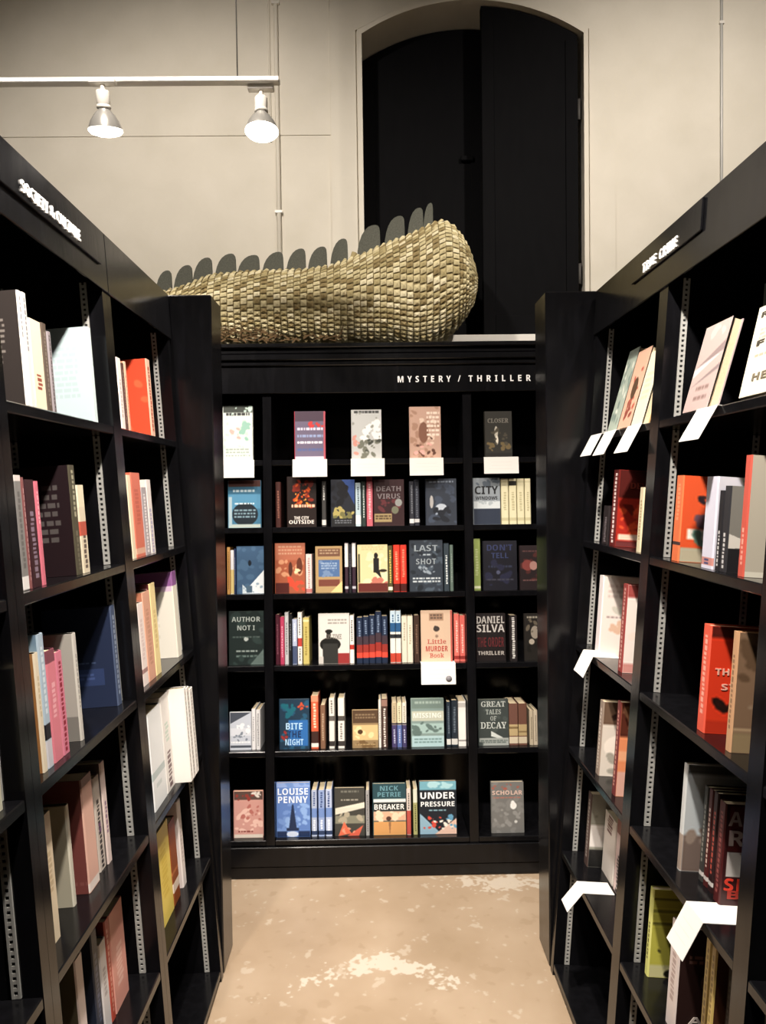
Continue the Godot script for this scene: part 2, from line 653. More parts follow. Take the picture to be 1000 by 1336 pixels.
func bookcases() -> void:
	var H := 2.308
	var hb := 2.157
	# society side: three units side by side
	var a := 0.063
	bookcase(left_frame, "sloped black bookcase carrying the society sign", [[1.335, 1.365], [1.925, 1.957]], SHELVES, H, hb, SIDE_DEPTH, a)
	var end_unit := bookcase(left_frame, "sloped black bookcase between society sign and tall end panel", [[1.958, 1.985], [2.535, 2.565]], SHELVES, H, hb, SIDE_DEPTH, a)
	end_panel(end_unit, Vector3(-1.06, 0.001, -2.742), Vector3(-0.53, 2.304, -2.578))
	bookcase(left_frame, "sloped black bookcase before the society bookcase, mostly out of sight", [[0.72, 0.75], [1.304, 1.334]], SHELVES, H, hb, SIDE_DEPTH, a)
	# true crime side: one long case of three bays
	var tc := bookcase(right_frame, "long sloped black bookcase carrying the true crime sign", [[-2.565, -2.535], [-1.985, -1.928], [-1.362, -1.31], [-0.75, -0.72]], SHELVES, H, hb, SIDE_DEPTH, 0.0757)
	end_panel(tc, Vector3(0.586, 0.001, -2.742), Vector3(1.12, 2.304, -2.578))
	# the mystery bookcase across the end of the aisle
	var bc := thing("bookcase", "black mystery bookcase with cornice across the aisle end", "bookcase", back_frame)
	var ups := [[-1.30, -1.262], [-0.474, -0.437], [0.396, 0.434], [1.222, 1.26]]
	var top := 2.285
	for u in ups:
		part("side_panel", side_panel(u[0], u[1], top - 0.02, BACK_DEPTH, 0.063), M.black, bc)
	part("top_panel", box_mesh(Vector3(-1.31, top - 0.02, -BACK_DEPTH), Vector3(1.27, top, 0.0), 0.002), M.black, bc)
	part("header_board", box_mesh(Vector3(-1.30, 2.072, 0.0), Vector3(1.26, 2.19, 0.014), 0.002), M.black, bc)
	var y := 2.19
	for step in [[0.022, 0.024], [0.028, 0.036], [0.024, 0.03], [0.021, 0.046]]:
		part("cornice_moulding", box_mesh(Vector3(-1.32, y, -0.005), Vector3(1.28, y + step[0] - 0.0008, step[1]), 0.004), M.black, bc)
		y += step[0]
	for b in 3:
		var s: float = ups[b][1]
		var e: float = ups[b + 1][0]
		part("back_panel", box_mesh(Vector3(s, 0.03, -BACK_DEPTH), Vector3(e, top - 0.02, -BACK_DEPTH + 0.012), 0.0), M.black, bc)
		for v in BACK_SHELVES:
			part("shelf", box_mesh(Vector3(s + 0.0005, v - 0.024, -BACK_DEPTH + 0.013), Vector3(e - 0.0005, v, -0.001), 0.0025), M.black, bc)
	part("plinth_board", box_mesh(Vector3(-1.30, 0.052, 0.0), Vector3(1.26, 0.134, 0.014), 0.003), M.black, bc)
	part("plinth_board", box_mesh(Vector3(-1.30, 0.004, 0.0), Vector3(1.26, 0.05, 0.008), 0.003), M.black, bc)


func signs() -> void:
	# lettering on the header of the mystery bookcase
	var sg := thing("sign_lettering", "white spaced capital letters on the mystery bookcase header", "sign", Transform3D(back_frame.basis, back_frame * Vector3(0.40, 2.128, 0.0145)))
	lettering("word", "MYSTERY", Vector3(-0.170, 0, 0), 0.231, 0.027, M.letter, sg, false, 14)
	lettering("slash", "/", Vector3(-0.018, 0, 0), 0.012, 0.027, M.letter, sg)
	lettering("word", "THRILLER", Vector3(0.158, 0, 0), 0.271, 0.027, M.letter, sg, false, 14)
	# society sign
	var o := thing("sign_plate", "black sign plate lettered society and culture", "sign", Transform3D(left_frame.basis, left_frame * Vector3(1.65, 2.25, 0.0065)))
	part("plate", box_mesh(Vector3(-0.26, -0.038, 0), Vector3(0.255, 0.05, 0.006), 0.0015), M.black, o)
	lettering("lettering", "SOCIETY & CULTURE", Vector3(-0.030, -0.014, 0.0075), 0.292, 0.025, M.letter, o, false, 2)
	# true crime sign
	o = thing("sign_plate", "black sign plate lettered true crime", "sign", Transform3D(right_frame.basis, right_frame * Vector3(-1.955, 2.25, 0.0065)))
	part("plate", box_mesh(Vector3(-0.23, -0.024, 0), Vector3(0.23, 0.05, 0.006), 0.0015), M.black, o)
	lettering("word", "TRUE", Vector3(-0.088, -0.006, 0.0075), 0.098, 0.026, M.letter, o, false, 2)
	lettering("word", "CRIME", Vector3(0.042, -0.006, 0.0075), 0.112, 0.026, M.letter, o, false, 2)


# ---------------------------------------------------------------- lamps
func lamp_head(pos: Vector3, aim: Vector3, energy: float, cone: float, track_y: float, label: String) -> void:
	var o := thing("track_lamp", label, "lamp", Transform3D(Basis(), pos), "lamp heads on the ceiling tracks")
	var dir := (aim - pos).normalized()
	var up := -dir
	var x := up.cross(Vector3(0, 0, 1)).normalized()
	if x.length() < 0.5:
		x = Vector3(1, 0, 0)
	var t := Transform3D(Basis(x, up, x.cross(up)), Vector3.ZERO)
	# the reflector lamp: bright lens below, silvered cone, white socket above
	part("lens", lathe_mesh([[0.0, -0.008], [0.03, -0.006], [0.05, 0.0], [0.057, 0.008], [0.0565, 0.014]], 32, t), M.lens, o)
	part("reflector", lathe_mesh([[0.0565, 0.014], [0.055, 0.02], [0.047, 0.04], [0.034, 0.06], [0.021, 0.074], [0.019, 0.08]], 32, t), M.reflector, o)
	part("collar", lathe_mesh([[0.0, 0.078], [0.022, 0.078], [0.024, 0.082], [0.022, 0.09], [0.0, 0.09]], 24, t), M.white_paint, o)
	part("socket", lathe_mesh([[0.0, 0.088], [0.021, 0.088], [0.022, 0.092], [0.022, 0.13], [0.019, 0.135], [0.0, 0.136]], 24, t), M.white_paint, o)
	var joint := t * Vector3(0, 0.125, 0)
	var hang := Vector3(joint.x, track_y - pos.y - 0.012, joint.z)
	part("swivel_stem", tube_mesh(joint, hang, 0.008), M.white_paint, o)
	part("track_adapter", box_mesh(Vector3(hang.x - 0.045, hang.y - 0.012, hang.z - 0.016), Vector3(hang.x + 0.045, hang.y + 0.004, hang.z + 0.016), 0.003), M.white_paint, o)
	var l := SpotLight3D.new()
	l.name = "spot"
	o.add_child(l)
	l.position = dir * 0.012
	l.basis = Basis.looking_at(dir, Vector3(0, 0, 1) if absf(dir.y) > 0.9 else Vector3.UP)
	l.light_energy = energy
	l.light_color = Color("fff4e8")
	l.spot_angle = cone
	l.spot_angle_attenuation = 0.85
	l.spot_range = 12.0
	l.spot_attenuation = 2.0
	l.light_size = 0.045
	l.shadow_enabled = true


func track(a: Vector3, b: Vector3, label: String, wires: Array) -> void:
	var o := thing("lamp_track", label, "track", Transform3D(Basis(), a), "lamp tracks hung from the ceiling")
	var d := b - a
	var lo := Vector3(minf(0, d.x) - 0.0, -0.008, minf(0, d.z)) - Vector3(0.0 if absf(d.x) > 0.1 else 0.017, 0, 0.0 if absf(d.z) > 0.1 else 0.017)
	var hi := Vector3(maxf(0, d.x), 0.01, maxf(0, d.z)) + Vector3(0.0 if absf(d.x) > 0.1 else 0.017, 0, 0.0 if absf(d.z) > 0.1 else 0.017)
	part("rail", box_mesh(lo, hi, 0.003), M.white_paint, o)
	for p in wires:
		part("suspension_wire", tube_mesh(p - a + Vector3(0, 0.01, 0), Vector3(p.x - a.x, 5.6 - a.y, p.z - a.z), 0.0022, 8), M.wire, o)


func lamps(heads: Array, aisle: Array, sides: Array) -> void:
	track(Vector3(-0.30, 3.05, -2.67), Vector3(-2.4, 3.05, -2.67), "white lamp track hung above the society side bookcases", [Vector3(-0.444, 3.05, -2.67), Vector3(-2.0, 3.05, -2.67)])
	lamp_head(heads[0][0], heads[0][1], heads[0][2], heads[0][3], 3.05, "track lamp with silver reflector pointing straight down")
	lamp_head(heads[1][0], heads[1][1], heads[1][2], heads[1][3], 3.05, "glaring track lamp at the end of the rail beside conduit")
	track(Vector3(0.075, 3.42, 0.2), Vector3(0.075, 3.42, -1.95), "lamp track hung along the middle of the aisle", [Vector3(0.075, 3.42, 0.0), Vector3(0.075, 3.42, -1.9)])
	var aims := ["aisle track lamp aimed at the society shelves", "aisle track lamp aimed at the true crime shelves", "aisle track lamp aimed at the mystery bookcase"]
	for i in aisle.size():
		lamp_head(aisle[i][0], aisle[i][1], aisle[i][2], aisle[i][3], 3.42, aims[i])
	track(Vector3(-1.9, 4.1, -1.7), Vector3(1.9, 4.1, -1.7), "lamp track hung across the aisle over the bookcases", [Vector3(-1.6, 4.1, -1.7), Vector3(1.6, 4.1, -1.7)])
	var aims2 := ["track lamp washing the wall beside the shutter window", "track lamp washing the wall behind the dinosaur"]
	for i in sides.size():
		lamp_head(sides[i][0], sides[i][1], sides[i][2], sides[i][3], 4.1, aims2[i])


# ---------------------------------------------------------------- the woven dinosaur on the mystery bookcase
func dinosaur() -> void:
	var base := Vector3(-0.2, 2.297, -3.53)
	var o := thing("dinosaur_sculpture", "woven tan dinosaur body with grey felt plates lying on the mystery bookcase", "sculpture", Transform3D(Basis(), base))
	# outline: x, bottom, top (world)
	var line := [[-1.12, 2.297, 2.49], [-0.974, 2.297, 2.535], [-0.911, 2.297, 2.552], [-0.813, 2.297, 2.58], [-0.718, 2.297, 2.619], [-0.605, 2.297, 2.63], [-0.492, 2.297, 2.638], [-0.3, 2.297, 2.641], [-0.181, 2.297, 2.656], [-0.054, 2.297, 2.70], [0.072, 2.297, 2.754], [0.199, 2.278, 2.803], [0.26, 2.29, 2.832], [0.295, 2.305, 2.85], [0.334, 2.33, 2.856], [0.375, 2.362, 2.836], [0.412, 2.40, 2.79], [0.445, 2.443, 2.73], [0.47, 2.486, 2.668], [0.484, 2.53, 2.62], [0.489, 2.575, 2.58]]
	var at := func(x: float) -> Array:
		for i in line.size() - 1:
			if x <= line[i + 1][0]:
				var k: float = (x - line[i][0]) / (line[i + 1][0] - line[i][0])
				return [lerpf(line[i][1], line[i + 1][1], k), lerpf(line[i][2], line[i + 1][2], k)]
		return [line[-1][1], line[-1][2]]
	var ring := func(x: float, ang: float, grow: float) -> Vector3:
		var bt: Array = at.call(x)
		var ry: float = (bt[1] - bt[0]) * 0.5
		var full := minf(1.0, ry / 0.17)
		var rz := minf(0.17, 0.04 + 0.13 * full) if ry > 0.03 else ry
		rz = minf(rz, 0.172)
		# a squarish oval, flatter underneath
		var cy := cos(ang)
		var sz := sin(ang)
		var sq := pow(absf(cy), 0.85) * signf(cy)
		var sqz := pow(absf(sz), 0.8) * signf(sz)
		return Vector3(x, (bt[0] + bt[1]) * 0.5 + (ry + grow) * sq, -3.53 + (rz + grow) * sqz) - base
	# hide under the scales
	var st := begin()
	st.set_smooth_group(0)
	var xs := []
	var x := -1.12
	while x < 0.489:
		xs.append(x)
		x += 0.03 if x < 0.3 else 0.012
	xs.append(0.489)
	var seg := 40
	for i in xs.size() - 1:
		for k in seg:
			var a0 := TAU * k / seg
			var a1 := TAU * (k + 1) / seg
			var q := [ring.call(xs[i], a0, -0.004), ring.call(xs[i], a1, -0.004), ring.call(xs[i + 1], a1, -0.004), ring.call(xs[i + 1], a0, -0.004)]
			for j in [0, 1, 2, 0, 2, 3]:
				st.add_vertex(q[j])
	st.index()
	st.generate_normals()
	part("hide", st.commit(), M.hide, o)
	# scales: rows of small overlapping tabs along the body, too small to pick apart one by one
	st = begin()
	var cols := [Color("bfb288"), Color("cfc39a"), Color("a6986c"), Color("dbd1ae"), Color("8c7b52"), Color("c6ba90")]
	x = -1.115
	var row := 0
	while x < 0.482:
		var step := 0.029
		var bt: Array = at.call(x)
		var ry: float = (bt[1] - bt[0]) * 0.5
		var n := maxi(8, int(TAU * (ry + 0.17) * 0.5 / 0.0215))
		if x > 0.38:
			step = 0.014
		var x1 := minf(x + step * 0.90, 0.488)
		for k in n:
			var off := 0.5 if row % 2 else 0.0
			var a0 := TAU * (k + off + 0.12) / n
			var a1 := TAU * (k + off + 0.88) / n
			var jx := rng.randf_range(-0.002, 0.002)
			var lift := rng.randf_range(0.005, 0.012)
			var p := ring.call(x + jx, a0, 0.0) as Vector3
			var q := ring.call(x + jx, a1, 0.0) as Vector3
			var r := ring.call(x1, a1, lift * 0.55) as Vector3
			var s := ring.call(x1, a0, lift * 0.55) as Vector3
			var m := ring.call((x + x1) * 0.5 + 0.003, (a0 + a1) * 0.5, lift) as Vector3
			var c: Color = cols[rng.randi() % cols.size()]
			st.set_color(c.srgb_to_linear())
			var deep := ring.call((x + x1) * 0.5, (a0 + a1) * 0.5, -0.02) as Vector3
			for f in [[p, q, m], [q, r, m], [r, s, m], [s, p, m]]:
				tri(st, f[0], f[1], f[2], deep)
		x += step
		row += 1
	var sc := part("scales", st.commit(), M.scale, o)
	sc.set_meta("kind", "stuff")
	# frayed brown reeds that hang out along the foot near the hidden end
	st = begin()
	var frr := RandomNumberGenerator.new()
	frr.seed = 12
	for i in 130:
		var fx := frr.randf_range(-0.72, -0.40) if i < 85 else frr.randf_range(-0.70, -0.1)
		var fz := -3.53 + 0.158 + frr.randf_range(0.0, 0.012)
		var fy := 2.30 + frr.randf_range(0.0, 0.05 if i < 85 else 0.025)
		var dirn := Vector3(frr.randf_range(-1, 1), frr.randf_range(-0.25, 0.35), frr.randf_range(0.0, 0.25)).normalized() * frr.randf_range(0.025, 0.06)
		var p0 := Vector3(fx, fy, fz) - base
		var sd := dirn.cross(Vector3(0, 0, 1)).normalized() * 0.004
		var up := Vector3(0, 0, 0.003)
		tri(st, p0 - sd, p0 + sd, p0 + dirn, p0 - up)
		tri(st, p0 - sd + up, p0 + sd + up, p0 + dirn, p0)
		tri(st, p0 - sd, p0 - sd + up, p0 + dirn, p0 + sd)
		tri(st, p0 + sd, p0 + sd + up, p0 + dirn, p0 - sd)
	var fray := part("frayed_reeds", st.commit(), M.reed, o)
	fray.set_meta("kind", "stuff")
	# felt plates along the back: x from, x to, tip
	var plates := [[-0.974, -0.905, 2.637], [-0.89, -0.811, 2.66], [-0.804, -0.72, 2.693], [-0.701, -0.612, 2.71], [-0.6, -0.505, 2.703], [-0.486, -0.396, 2.716], [-0.377, -0.294, 2.73], [-0.279, -0.197, 2.738], [-0.177, -0.102, 2.773], [-0.054, 0.046, 2.833], [0.072, 0.158, 2.873], [0.178, 0.243, 2.909], [0.25, 0.288, 2.93]]
	for p in plates:
		p[0] -= 0.003
		p[1] += 0.003
		p[2] += 0.018
		var w: float = p[1] - p[0]
		var foot0: float = at.call(p[0])[1] - 0.012
		var foot1: float = at.call(p[1])[1] - 0.012
		var tip: float = p[2]
		var poly := PackedVector2Array([Vector2(p[0], foot0), Vector2(p[1], foot1)])
		var outline := [[1.0, 0.4], [0.99, 0.76], [0.965, 0.9], [0.9, 0.975], [0.8, 1.0], [0.66, 0.99], [0.5, 0.94], [0.34, 0.84], [0.2, 0.69], [0.09, 0.5], [0.02, 0.28]]
		for k in outline:
			var fx: float = k[0]
			var foot := lerpf(foot0, foot1, fx)
			poly.append(Vector2(p[0] + w * fx, lerpf(foot, tip, k[1])))
		st = begin()
		prism(st, poly, -3.536, -3.524, Transform3D(Basis(), -base))
		part("dorsal_plate", st.commit(), M.felt, o)
	# a short brown stub of reed between two plates
	part("reed_stub", tube_mesh(Vector3(-0.09, 2.66, -3.52) - base, Vector3(-0.068, 2.725, -3.515) - base, 0.013), M.hide, o)


# ---------------------------------------------------------------- print for covers and spines
func paint(design: String) -> Dictionary:
	var k := cell_count
	cell_count += 1
	var ox := (k % 16) * CW
	var oy := (k / 16) * CH + 2
	var titles := []
	var front := Rect2i(ox + 2, oy, FW, FH)
	var spine := Rect2i(ox + 100, oy, 24, FH)
	var first := true
	for op in design.split(";", false):
		var w := op.strip_edges().split(" ", false)
		match w[0]:
			"bg":
				atlas.fill_rect(Rect2i(ox, oy - 2, CW, CH), Color(w[1]))
			"s":
				atlas.fill_rect(Rect2i(spine.position - Vector2i(2, 2), spine.size + Vector2i(4, 4)), Color(w[1]))
			"r":
				atlas.fill_rect(sub(front, w), Color(w[5]))
			"sr":
				atlas.fill_rect(Rect2i(spine.position.x - 2, spine.position.y + int(float(w[1]) * FH), spine.size.x + 4, int((float(w[2]) - float(w[1])) * FH)), Color(w[3]))
			"sl":     # a title running down the spine, in small marks
				var y := spine.position.y + int(float(w[1]) * FH)
				while y < spine.position.y + float(w[2]) * FH:
					var l := rng.randi_range(3, 6)
					atlas.fill_rect(Rect2i(spine.position.x + 6 + rng.randi_range(0, 2), y, 10, l), Color(w[3]))
					y += l + 2
			"e":
				var r := sub(front, ["", str(float(w[1]) - float(w[3])), str(float(w[2]) - float(w[4])), str(2.0 * float(w[3])), str(2.0 * float(w[4]))])
				for yy in r.size.y:
					var fy := (yy + 0.5) / r.size.y * 2.0 - 1.0
					var half := sqrt(maxf(0.0, 1.0 - fy * fy)) * r.size.x * 0.5
					var row := Rect2i(int(r.position.x + r.size.x * 0.5 - half), r.position.y + yy, int(2.0 * half), 1)
					atlas.fill_rect(row.intersection(front), Color(w[5]))
			"p":      # a triangle
				var q := [Vector2(float(w[1]), float(w[2])), Vector2(float(w[3]), float(w[4])), Vector2(float(w[5]), float(w[6]))]
				for yy in FH:
					for xx in FW:
						if Geometry2D.point_is_inside_triangle(Vector2((xx + 0.5) / FW, (yy + 0.5) / FH), q[0], q[1], q[2]):
							atlas.set_pixel(front.position.x + xx, front.position.y + yy, Color(w[7]))
			"l":      # lines of small type: x y w h lines colour
				var lines := int(w[5])
				for i in lines:
					var y := float(w[2]) + float(w[4]) * i / lines
					var x := float(w[1])
					while x < float(w[1]) + float(w[3]) - 0.02:
						var l := minf(rng.randf_range(0.04, 0.14), float(w[1]) + float(w[3]) - x)
						atlas.fill_rect(sub(front, ["", str(x), str(y), str(l), str(maxf(0.012, float(w[4]) / lines * 0.5))]), Color(w[6]))
						x += l + 0.03
			"n":      # blotches of a second ink: colour count size
				for i in int(w[2]):
					var sz := float(w[3]) * rng.randf_range(0.4, 1.2)
					blot(front, rng.randf(), rng.randf(), sz * 0.5, Color(w[1]))
			"m":      # blotches inside a box: colour count size x y w h
				for i in int(w[2]):
					var sz := float(w[3]) * rng.randf_range(0.4, 1.2)
					blot(front, float(w[4]) + rng.randf() * float(w[6]), float(w[5]) + rng.randf() * float(w[7]), sz * 0.5, Color(w[1]))
			"T":      # a line of the title: words y height width colour
				titles.append([w[1].replace("_", " "), float(w[2]), float(w[3]), float(w[4]), Color(w[5]), w.size() > 6])
	if design.contains(";m ") or design.contains(";n ") or design.contains(";e "):
		# pictures are printed softly, in halftone
		var pic := atlas.get_region(Rect2i(ox, oy - 2, 98, CH))
		pic.resize(40, 56, Image.INTERPOLATE_LANCZOS)
		pic.resize(98, CH, Image.INTERPOLATE_CUBIC)
		atlas.blit_rect(pic, Rect2i(0, 0, 98, CH), Vector2i(ox, oy - 2))
	return {"front": Rect2(front), "spine": Rect2(spine), "titles": titles}


# an irregular slanted blot of ink
func blot(front: Rect2i, cx: float, cy: float, r: float, c: Color) -> void:
	var x := front.position.x + cx * front.size.x
	var y := front.position.y + cy * front.size.y
	var h := r * rng.randf_range(0.4, 1.1) * front.size.x
	var slant := rng.randf_range(-0.8, 0.8)
	var yy := -h
	while yy <= h:
		var half := sqrt(maxf(0.0, 1.0 - yy * yy / (h * h))) * r * front.size.x * rng.randf_range(0.8, 1.1)
		atlas.fill_rect(Rect2i(int(x - half + slant * yy), int(y + yy), maxi(1, int(2.0 * half)), 1).intersection(front), c)
		yy += 1.0


func sub(r: Rect2i, w: Array) -> Rect2i:
	return Rect2i(r.position.x + int(float(w[1]) * r.size.x), r.position.y + int(float(w[2]) * r.size.y), maxi(1, int(ceilf(float(w[3]) * r.size.x))), maxi(1, int(ceilf(float(w[4]) * r.size.y)))).intersection(r)


func uv_quad(st: SurfaceTool, p: Array, uv: Rect2, away: Vector3) -> void:
	# p: bottom-left, bottom-right, top-right, top-left as seen from outside
	var t := [Vector2(uv.position.x, uv.end.y), uv.end, Vector2(uv.end.x, uv.position.y), uv.position]
	var n: Vector3 = (p[1] - p[0]).cross(p[2] - p[0]).normalized()
	if n.dot((p[0] + p[2]) * 0.5 - away) < 0.0:
		n = -n
	for i in [0, 2, 1, 0, 3, 2]:
		st.set_normal(n)
		st.set_uv(t[i] / 2048.0)
		st.add_vertex(p[i])


func cover_mesh(W: float, H: float, T: float, cell: Dictionary) -> ArrayMesh:
	# a cover folded round the pages: x from the spine to the fore edge, z from back to front
	var st := begin()
	var b := minf(0.0025, T * 0.2)
	var c := minf(0.003, T * 0.25)
	var h := T * 0.5
	var f: Rect2 = cell.front
	var s: Rect2 = cell.spine
	var mid := Vector3(W * 0.5, H * 0.5, 0)
	uv_quad(st, [Vector3(c, 0, h), Vector3(W, 0, h), Vector3(W, H, h), Vector3(c, H, h)], f, mid)
	uv_quad(st, [Vector3(W, 0, -h), Vector3(c, 0, -h), Vector3(c, H, -h), Vector3(W, H, -h)], f, mid)
	uv_quad(st, [Vector3(0, 0, -h + c), Vector3(0, 0, h - c), Vector3(0, H, h - c), Vector3(0, H, -h + c)], s, mid)
	var edge := Rect2(s.position, Vector2(1, s.size.y))
	uv_quad(st, [Vector3(0, 0, h - c), Vector3(c, 0, h), Vector3(c, H, h), Vector3(0, H, h - c)], edge, mid)
	uv_quad(st, [Vector3(c, 0, -h), Vector3(0, 0, -h + c), Vector3(0, H, -h + c), Vector3(c, H, -h)], edge, mid)
	# inner faces and the thin rims
	var pix := Rect2(s.position + Vector2(0, 2), Vector2(1, 1))
	uv_quad(st, [Vector3(b, 0, h - b), Vector3(W, 0, h - b), Vector3(W, H, h - b), Vector3(b, H, h - b)], pix, Vector3(W * 0.5, H * 0.5, h))
	uv_quad(st, [Vector3(b, 0, -h + b), Vector3(W, 0, -h + b), Vector3(W, H, -h + b), Vector3(b, H, -h + b)], pix, Vector3(W * 0.5, H * 0.5, -h))
	for g in [-1.0, 1.0]:
		uv_quad(st, [Vector3(W, 0, g * (h - b)), Vector3(W, 0, g * h), Vector3(W, H, g * h), Vector3(W, H, g * (h - b))], pix, mid)
		for y in [0.0, H]:
			uv_quad(st, [Vector3(c, y, g * h), Vector3(W, y, g * h), Vector3(W, y, g * (h - b)), Vector3(b, y, g * (h - b))], pix, mid)
	for y in [0.0, H]:
		uv_quad(st, [Vector3(0, y, -h + c), Vector3(0, y, h - c), Vector3(b, y, h - b), Vector3(b, y, -h + b)], pix, mid)
		for g in [-1.0, 1.0]:
			uv_quad(st, [Vector3(0, y, g * (h - c)), Vector3(c, y, g * h), Vector3(b, y, g * (h - b)), Vector3(b, y, g * (h - b))], pix, mid)
	return st.commit()


func book(t: Transform3D, W: float, H: float, T: float, label: String, design: String, group: String, on_back := false) -> Node3D:
	var cell := paint(design)
	var o := thing("book", label, "book", t, group)
	var cover := part("cover", cover_mesh(W, H, T, cell), M.print, o)
	var b := minf(0.0025, T * 0.2)
	part("page_block", box_mesh(Vector3(b, 0.002, -T * 0.5 + b), Vector3(W - 0.003, H - 0.003, T * 0.5 - b), 0.0), M.pages, o)
	for w in cell.titles:
		var key := "ink_" + (w[4] as Color).to_html(false)
		if not M.has(key):
			M[key] = plain(w[4], 0.5)
		var z := T * 0.5 + 0.0006
		lettering("title", w[0], Vector3(W * 0.5, H * (1.0 - w[1]), z), w[3] * W, w[2] * H, M[key], cover, w[5], 0, 0.001)
	return o


# ---------------------------------------------------------------- where the books stand
# row key: [frame, shelf height, words for the label, search range of s, setback]
var row_last := {}

func shelf_row(key: String) -> Array:
	var ord := ["top", "second", "third", "fourth", "fifth", "bottom"]
	var i := int(key.substr(2)) - 1
	match key.substr(0, 2):
		"ML": return [back_frame, BACK_SHELVES[i], "mystery bookcase %s shelf, society-side bay" % ord[i], -1.2, 1.2]
		"MC": return [back_frame, BACK_SHELVES[i], "mystery bookcase %s shelf, middle bay" % ord[i], -1.2, 1.2]
		"MR": return [back_frame, BACK_SHELVES[i], "mystery bookcase %s shelf, crime-side bay" % ord[i], -1.2, 1.2]
		"LA": return [left_frame, SHELVES[i], "%s shelf below society sign" % ord[i], 0.8, 2.7]
		"LB": return [left_frame, SHELVES[i], "%s shelf between society bookcase and end panel" % ord[i], 0.8, 2.7]
		"LC": return [left_frame, SHELVES[i], "%s shelf before the society bookcase" % ord[i], 0.8, 2.7]
		"RB": return [right_frame, SHELVES[i], "%s shelf, crime bookcase bay at end panel" % ord[i], -2.7, -0.8]
		_: return [right_frame, SHELVES[i], "%s shelf, crime bookcase middle bay" % ord[i], -2.7, -0.8]


const BAYS := {"ML": [-1.26, -0.4755], "MC": [-0.4355, 0.3945], "MR": [0.4355, 1.22], "LA": [1.366, 1.924], "LB": [1.986, 2.534], "LC": [0.751, 1.303], "RB": [-2.534, -1.986], "RA": [-1.927, -1.363]}
const SIDE_SET := -0.02
const BACK_SET := -0.035

# a book standing with its spine out: pixels of the two spine edges at the foot, pixel of the top
func S(key: String, x0: float, x1: float, ytop: float, what: String, design: String, W := 0.145, setback := 1.0) -> void:
	var r := shelf_row(key)
	var fr: Transform3D = r[0]
	var v: float = r[1]
	var d := setback if setback < 0.9 else (BACK_SET if key[0] == "M" else SIDE_SET)
	var s0 := solve_s(fr, v, d, x0, r[3], r[4])
	var s1 := solve_s(fr, v, d, x1, r[3], r[4])
	if row_last.has(key):
		s0 = maxf(s0, row_last[key] + 0.0008)
	var lim: Array = BAYS[key.substr(0, 2)]
	s0 = clampf(s0, lim[0], lim[1] - 0.008)
	s1 = clampf(maxf(s1, s0 + 0.008), lim[0], lim[1])
	row_last[key] = s1
	var top := solve_v(fr, (s0 + s1) * 0.5, d, ytop)
	var H := clampf(top - v, 0.12, 0.30)
	var b := Basis(-fr.basis.z, fr.basis.y, fr.basis.x)
	book(Transform3D(b, fr * Vector3((s0 + s1) * 0.5, v + 0.0006, d)), W, H, s1 - s0, what + ", " + r[2], design, "books on " + r[2])


# a book standing with its front cover out
func F(key: String, x0: float, x1: float, ytop: float, what: String, design: String, T := 0.024, tilt := 0.0, setback := 1.0) -> void:
	var r := shelf_row(key)
	var fr: Transform3D = r[0]
	var v: float = r[1]
	var d := setback if setback < 0.9 else (BACK_SET if key[0] == "M" else SIDE_SET)
	var s0 := solve_s(fr, v, d, x0, r[3], r[4])
	var s1 := solve_s(fr, v, d, x1, r[3], r[4])
	if row_last.has(key) and tilt == 0.0:
		s0 = maxf(s0, row_last[key] + 0.0008)
	var lim: Array = BAYS[key.substr(0, 2)]
	s0 = maxf(s0, lim[0])
	s1 = minf(s1, lim[1])
	row_last[key] = s1
	var a := deg_to_rad(tilt)
	var up := fr.basis.y * cos(a) - fr.basis.z * sin(a)
	var n := fr.basis.x.cross(up)
	# the height whose tip meets the pixel
	var lo := 0.1
	var hi := 0.34
	var foot := fr * Vector3(s0, v, d)
	for i in 30:
		var m := (lo + hi) * 0.5
		if project(foot + up * m).y > ytop:
			lo = m
		else:
			hi = m
	# a leaning book stands on the back edge of its foot
	var lift := T * sin(a)
	var org := fr * Vector3(s0, v + 0.0006 + lift, d) - n * (T * 0.5)
	book(Transform3D(Basis(fr.basis.x, up, n), org), s1 - s0, lo, T, what + ", " + r[2], design, "books on " + r[2])


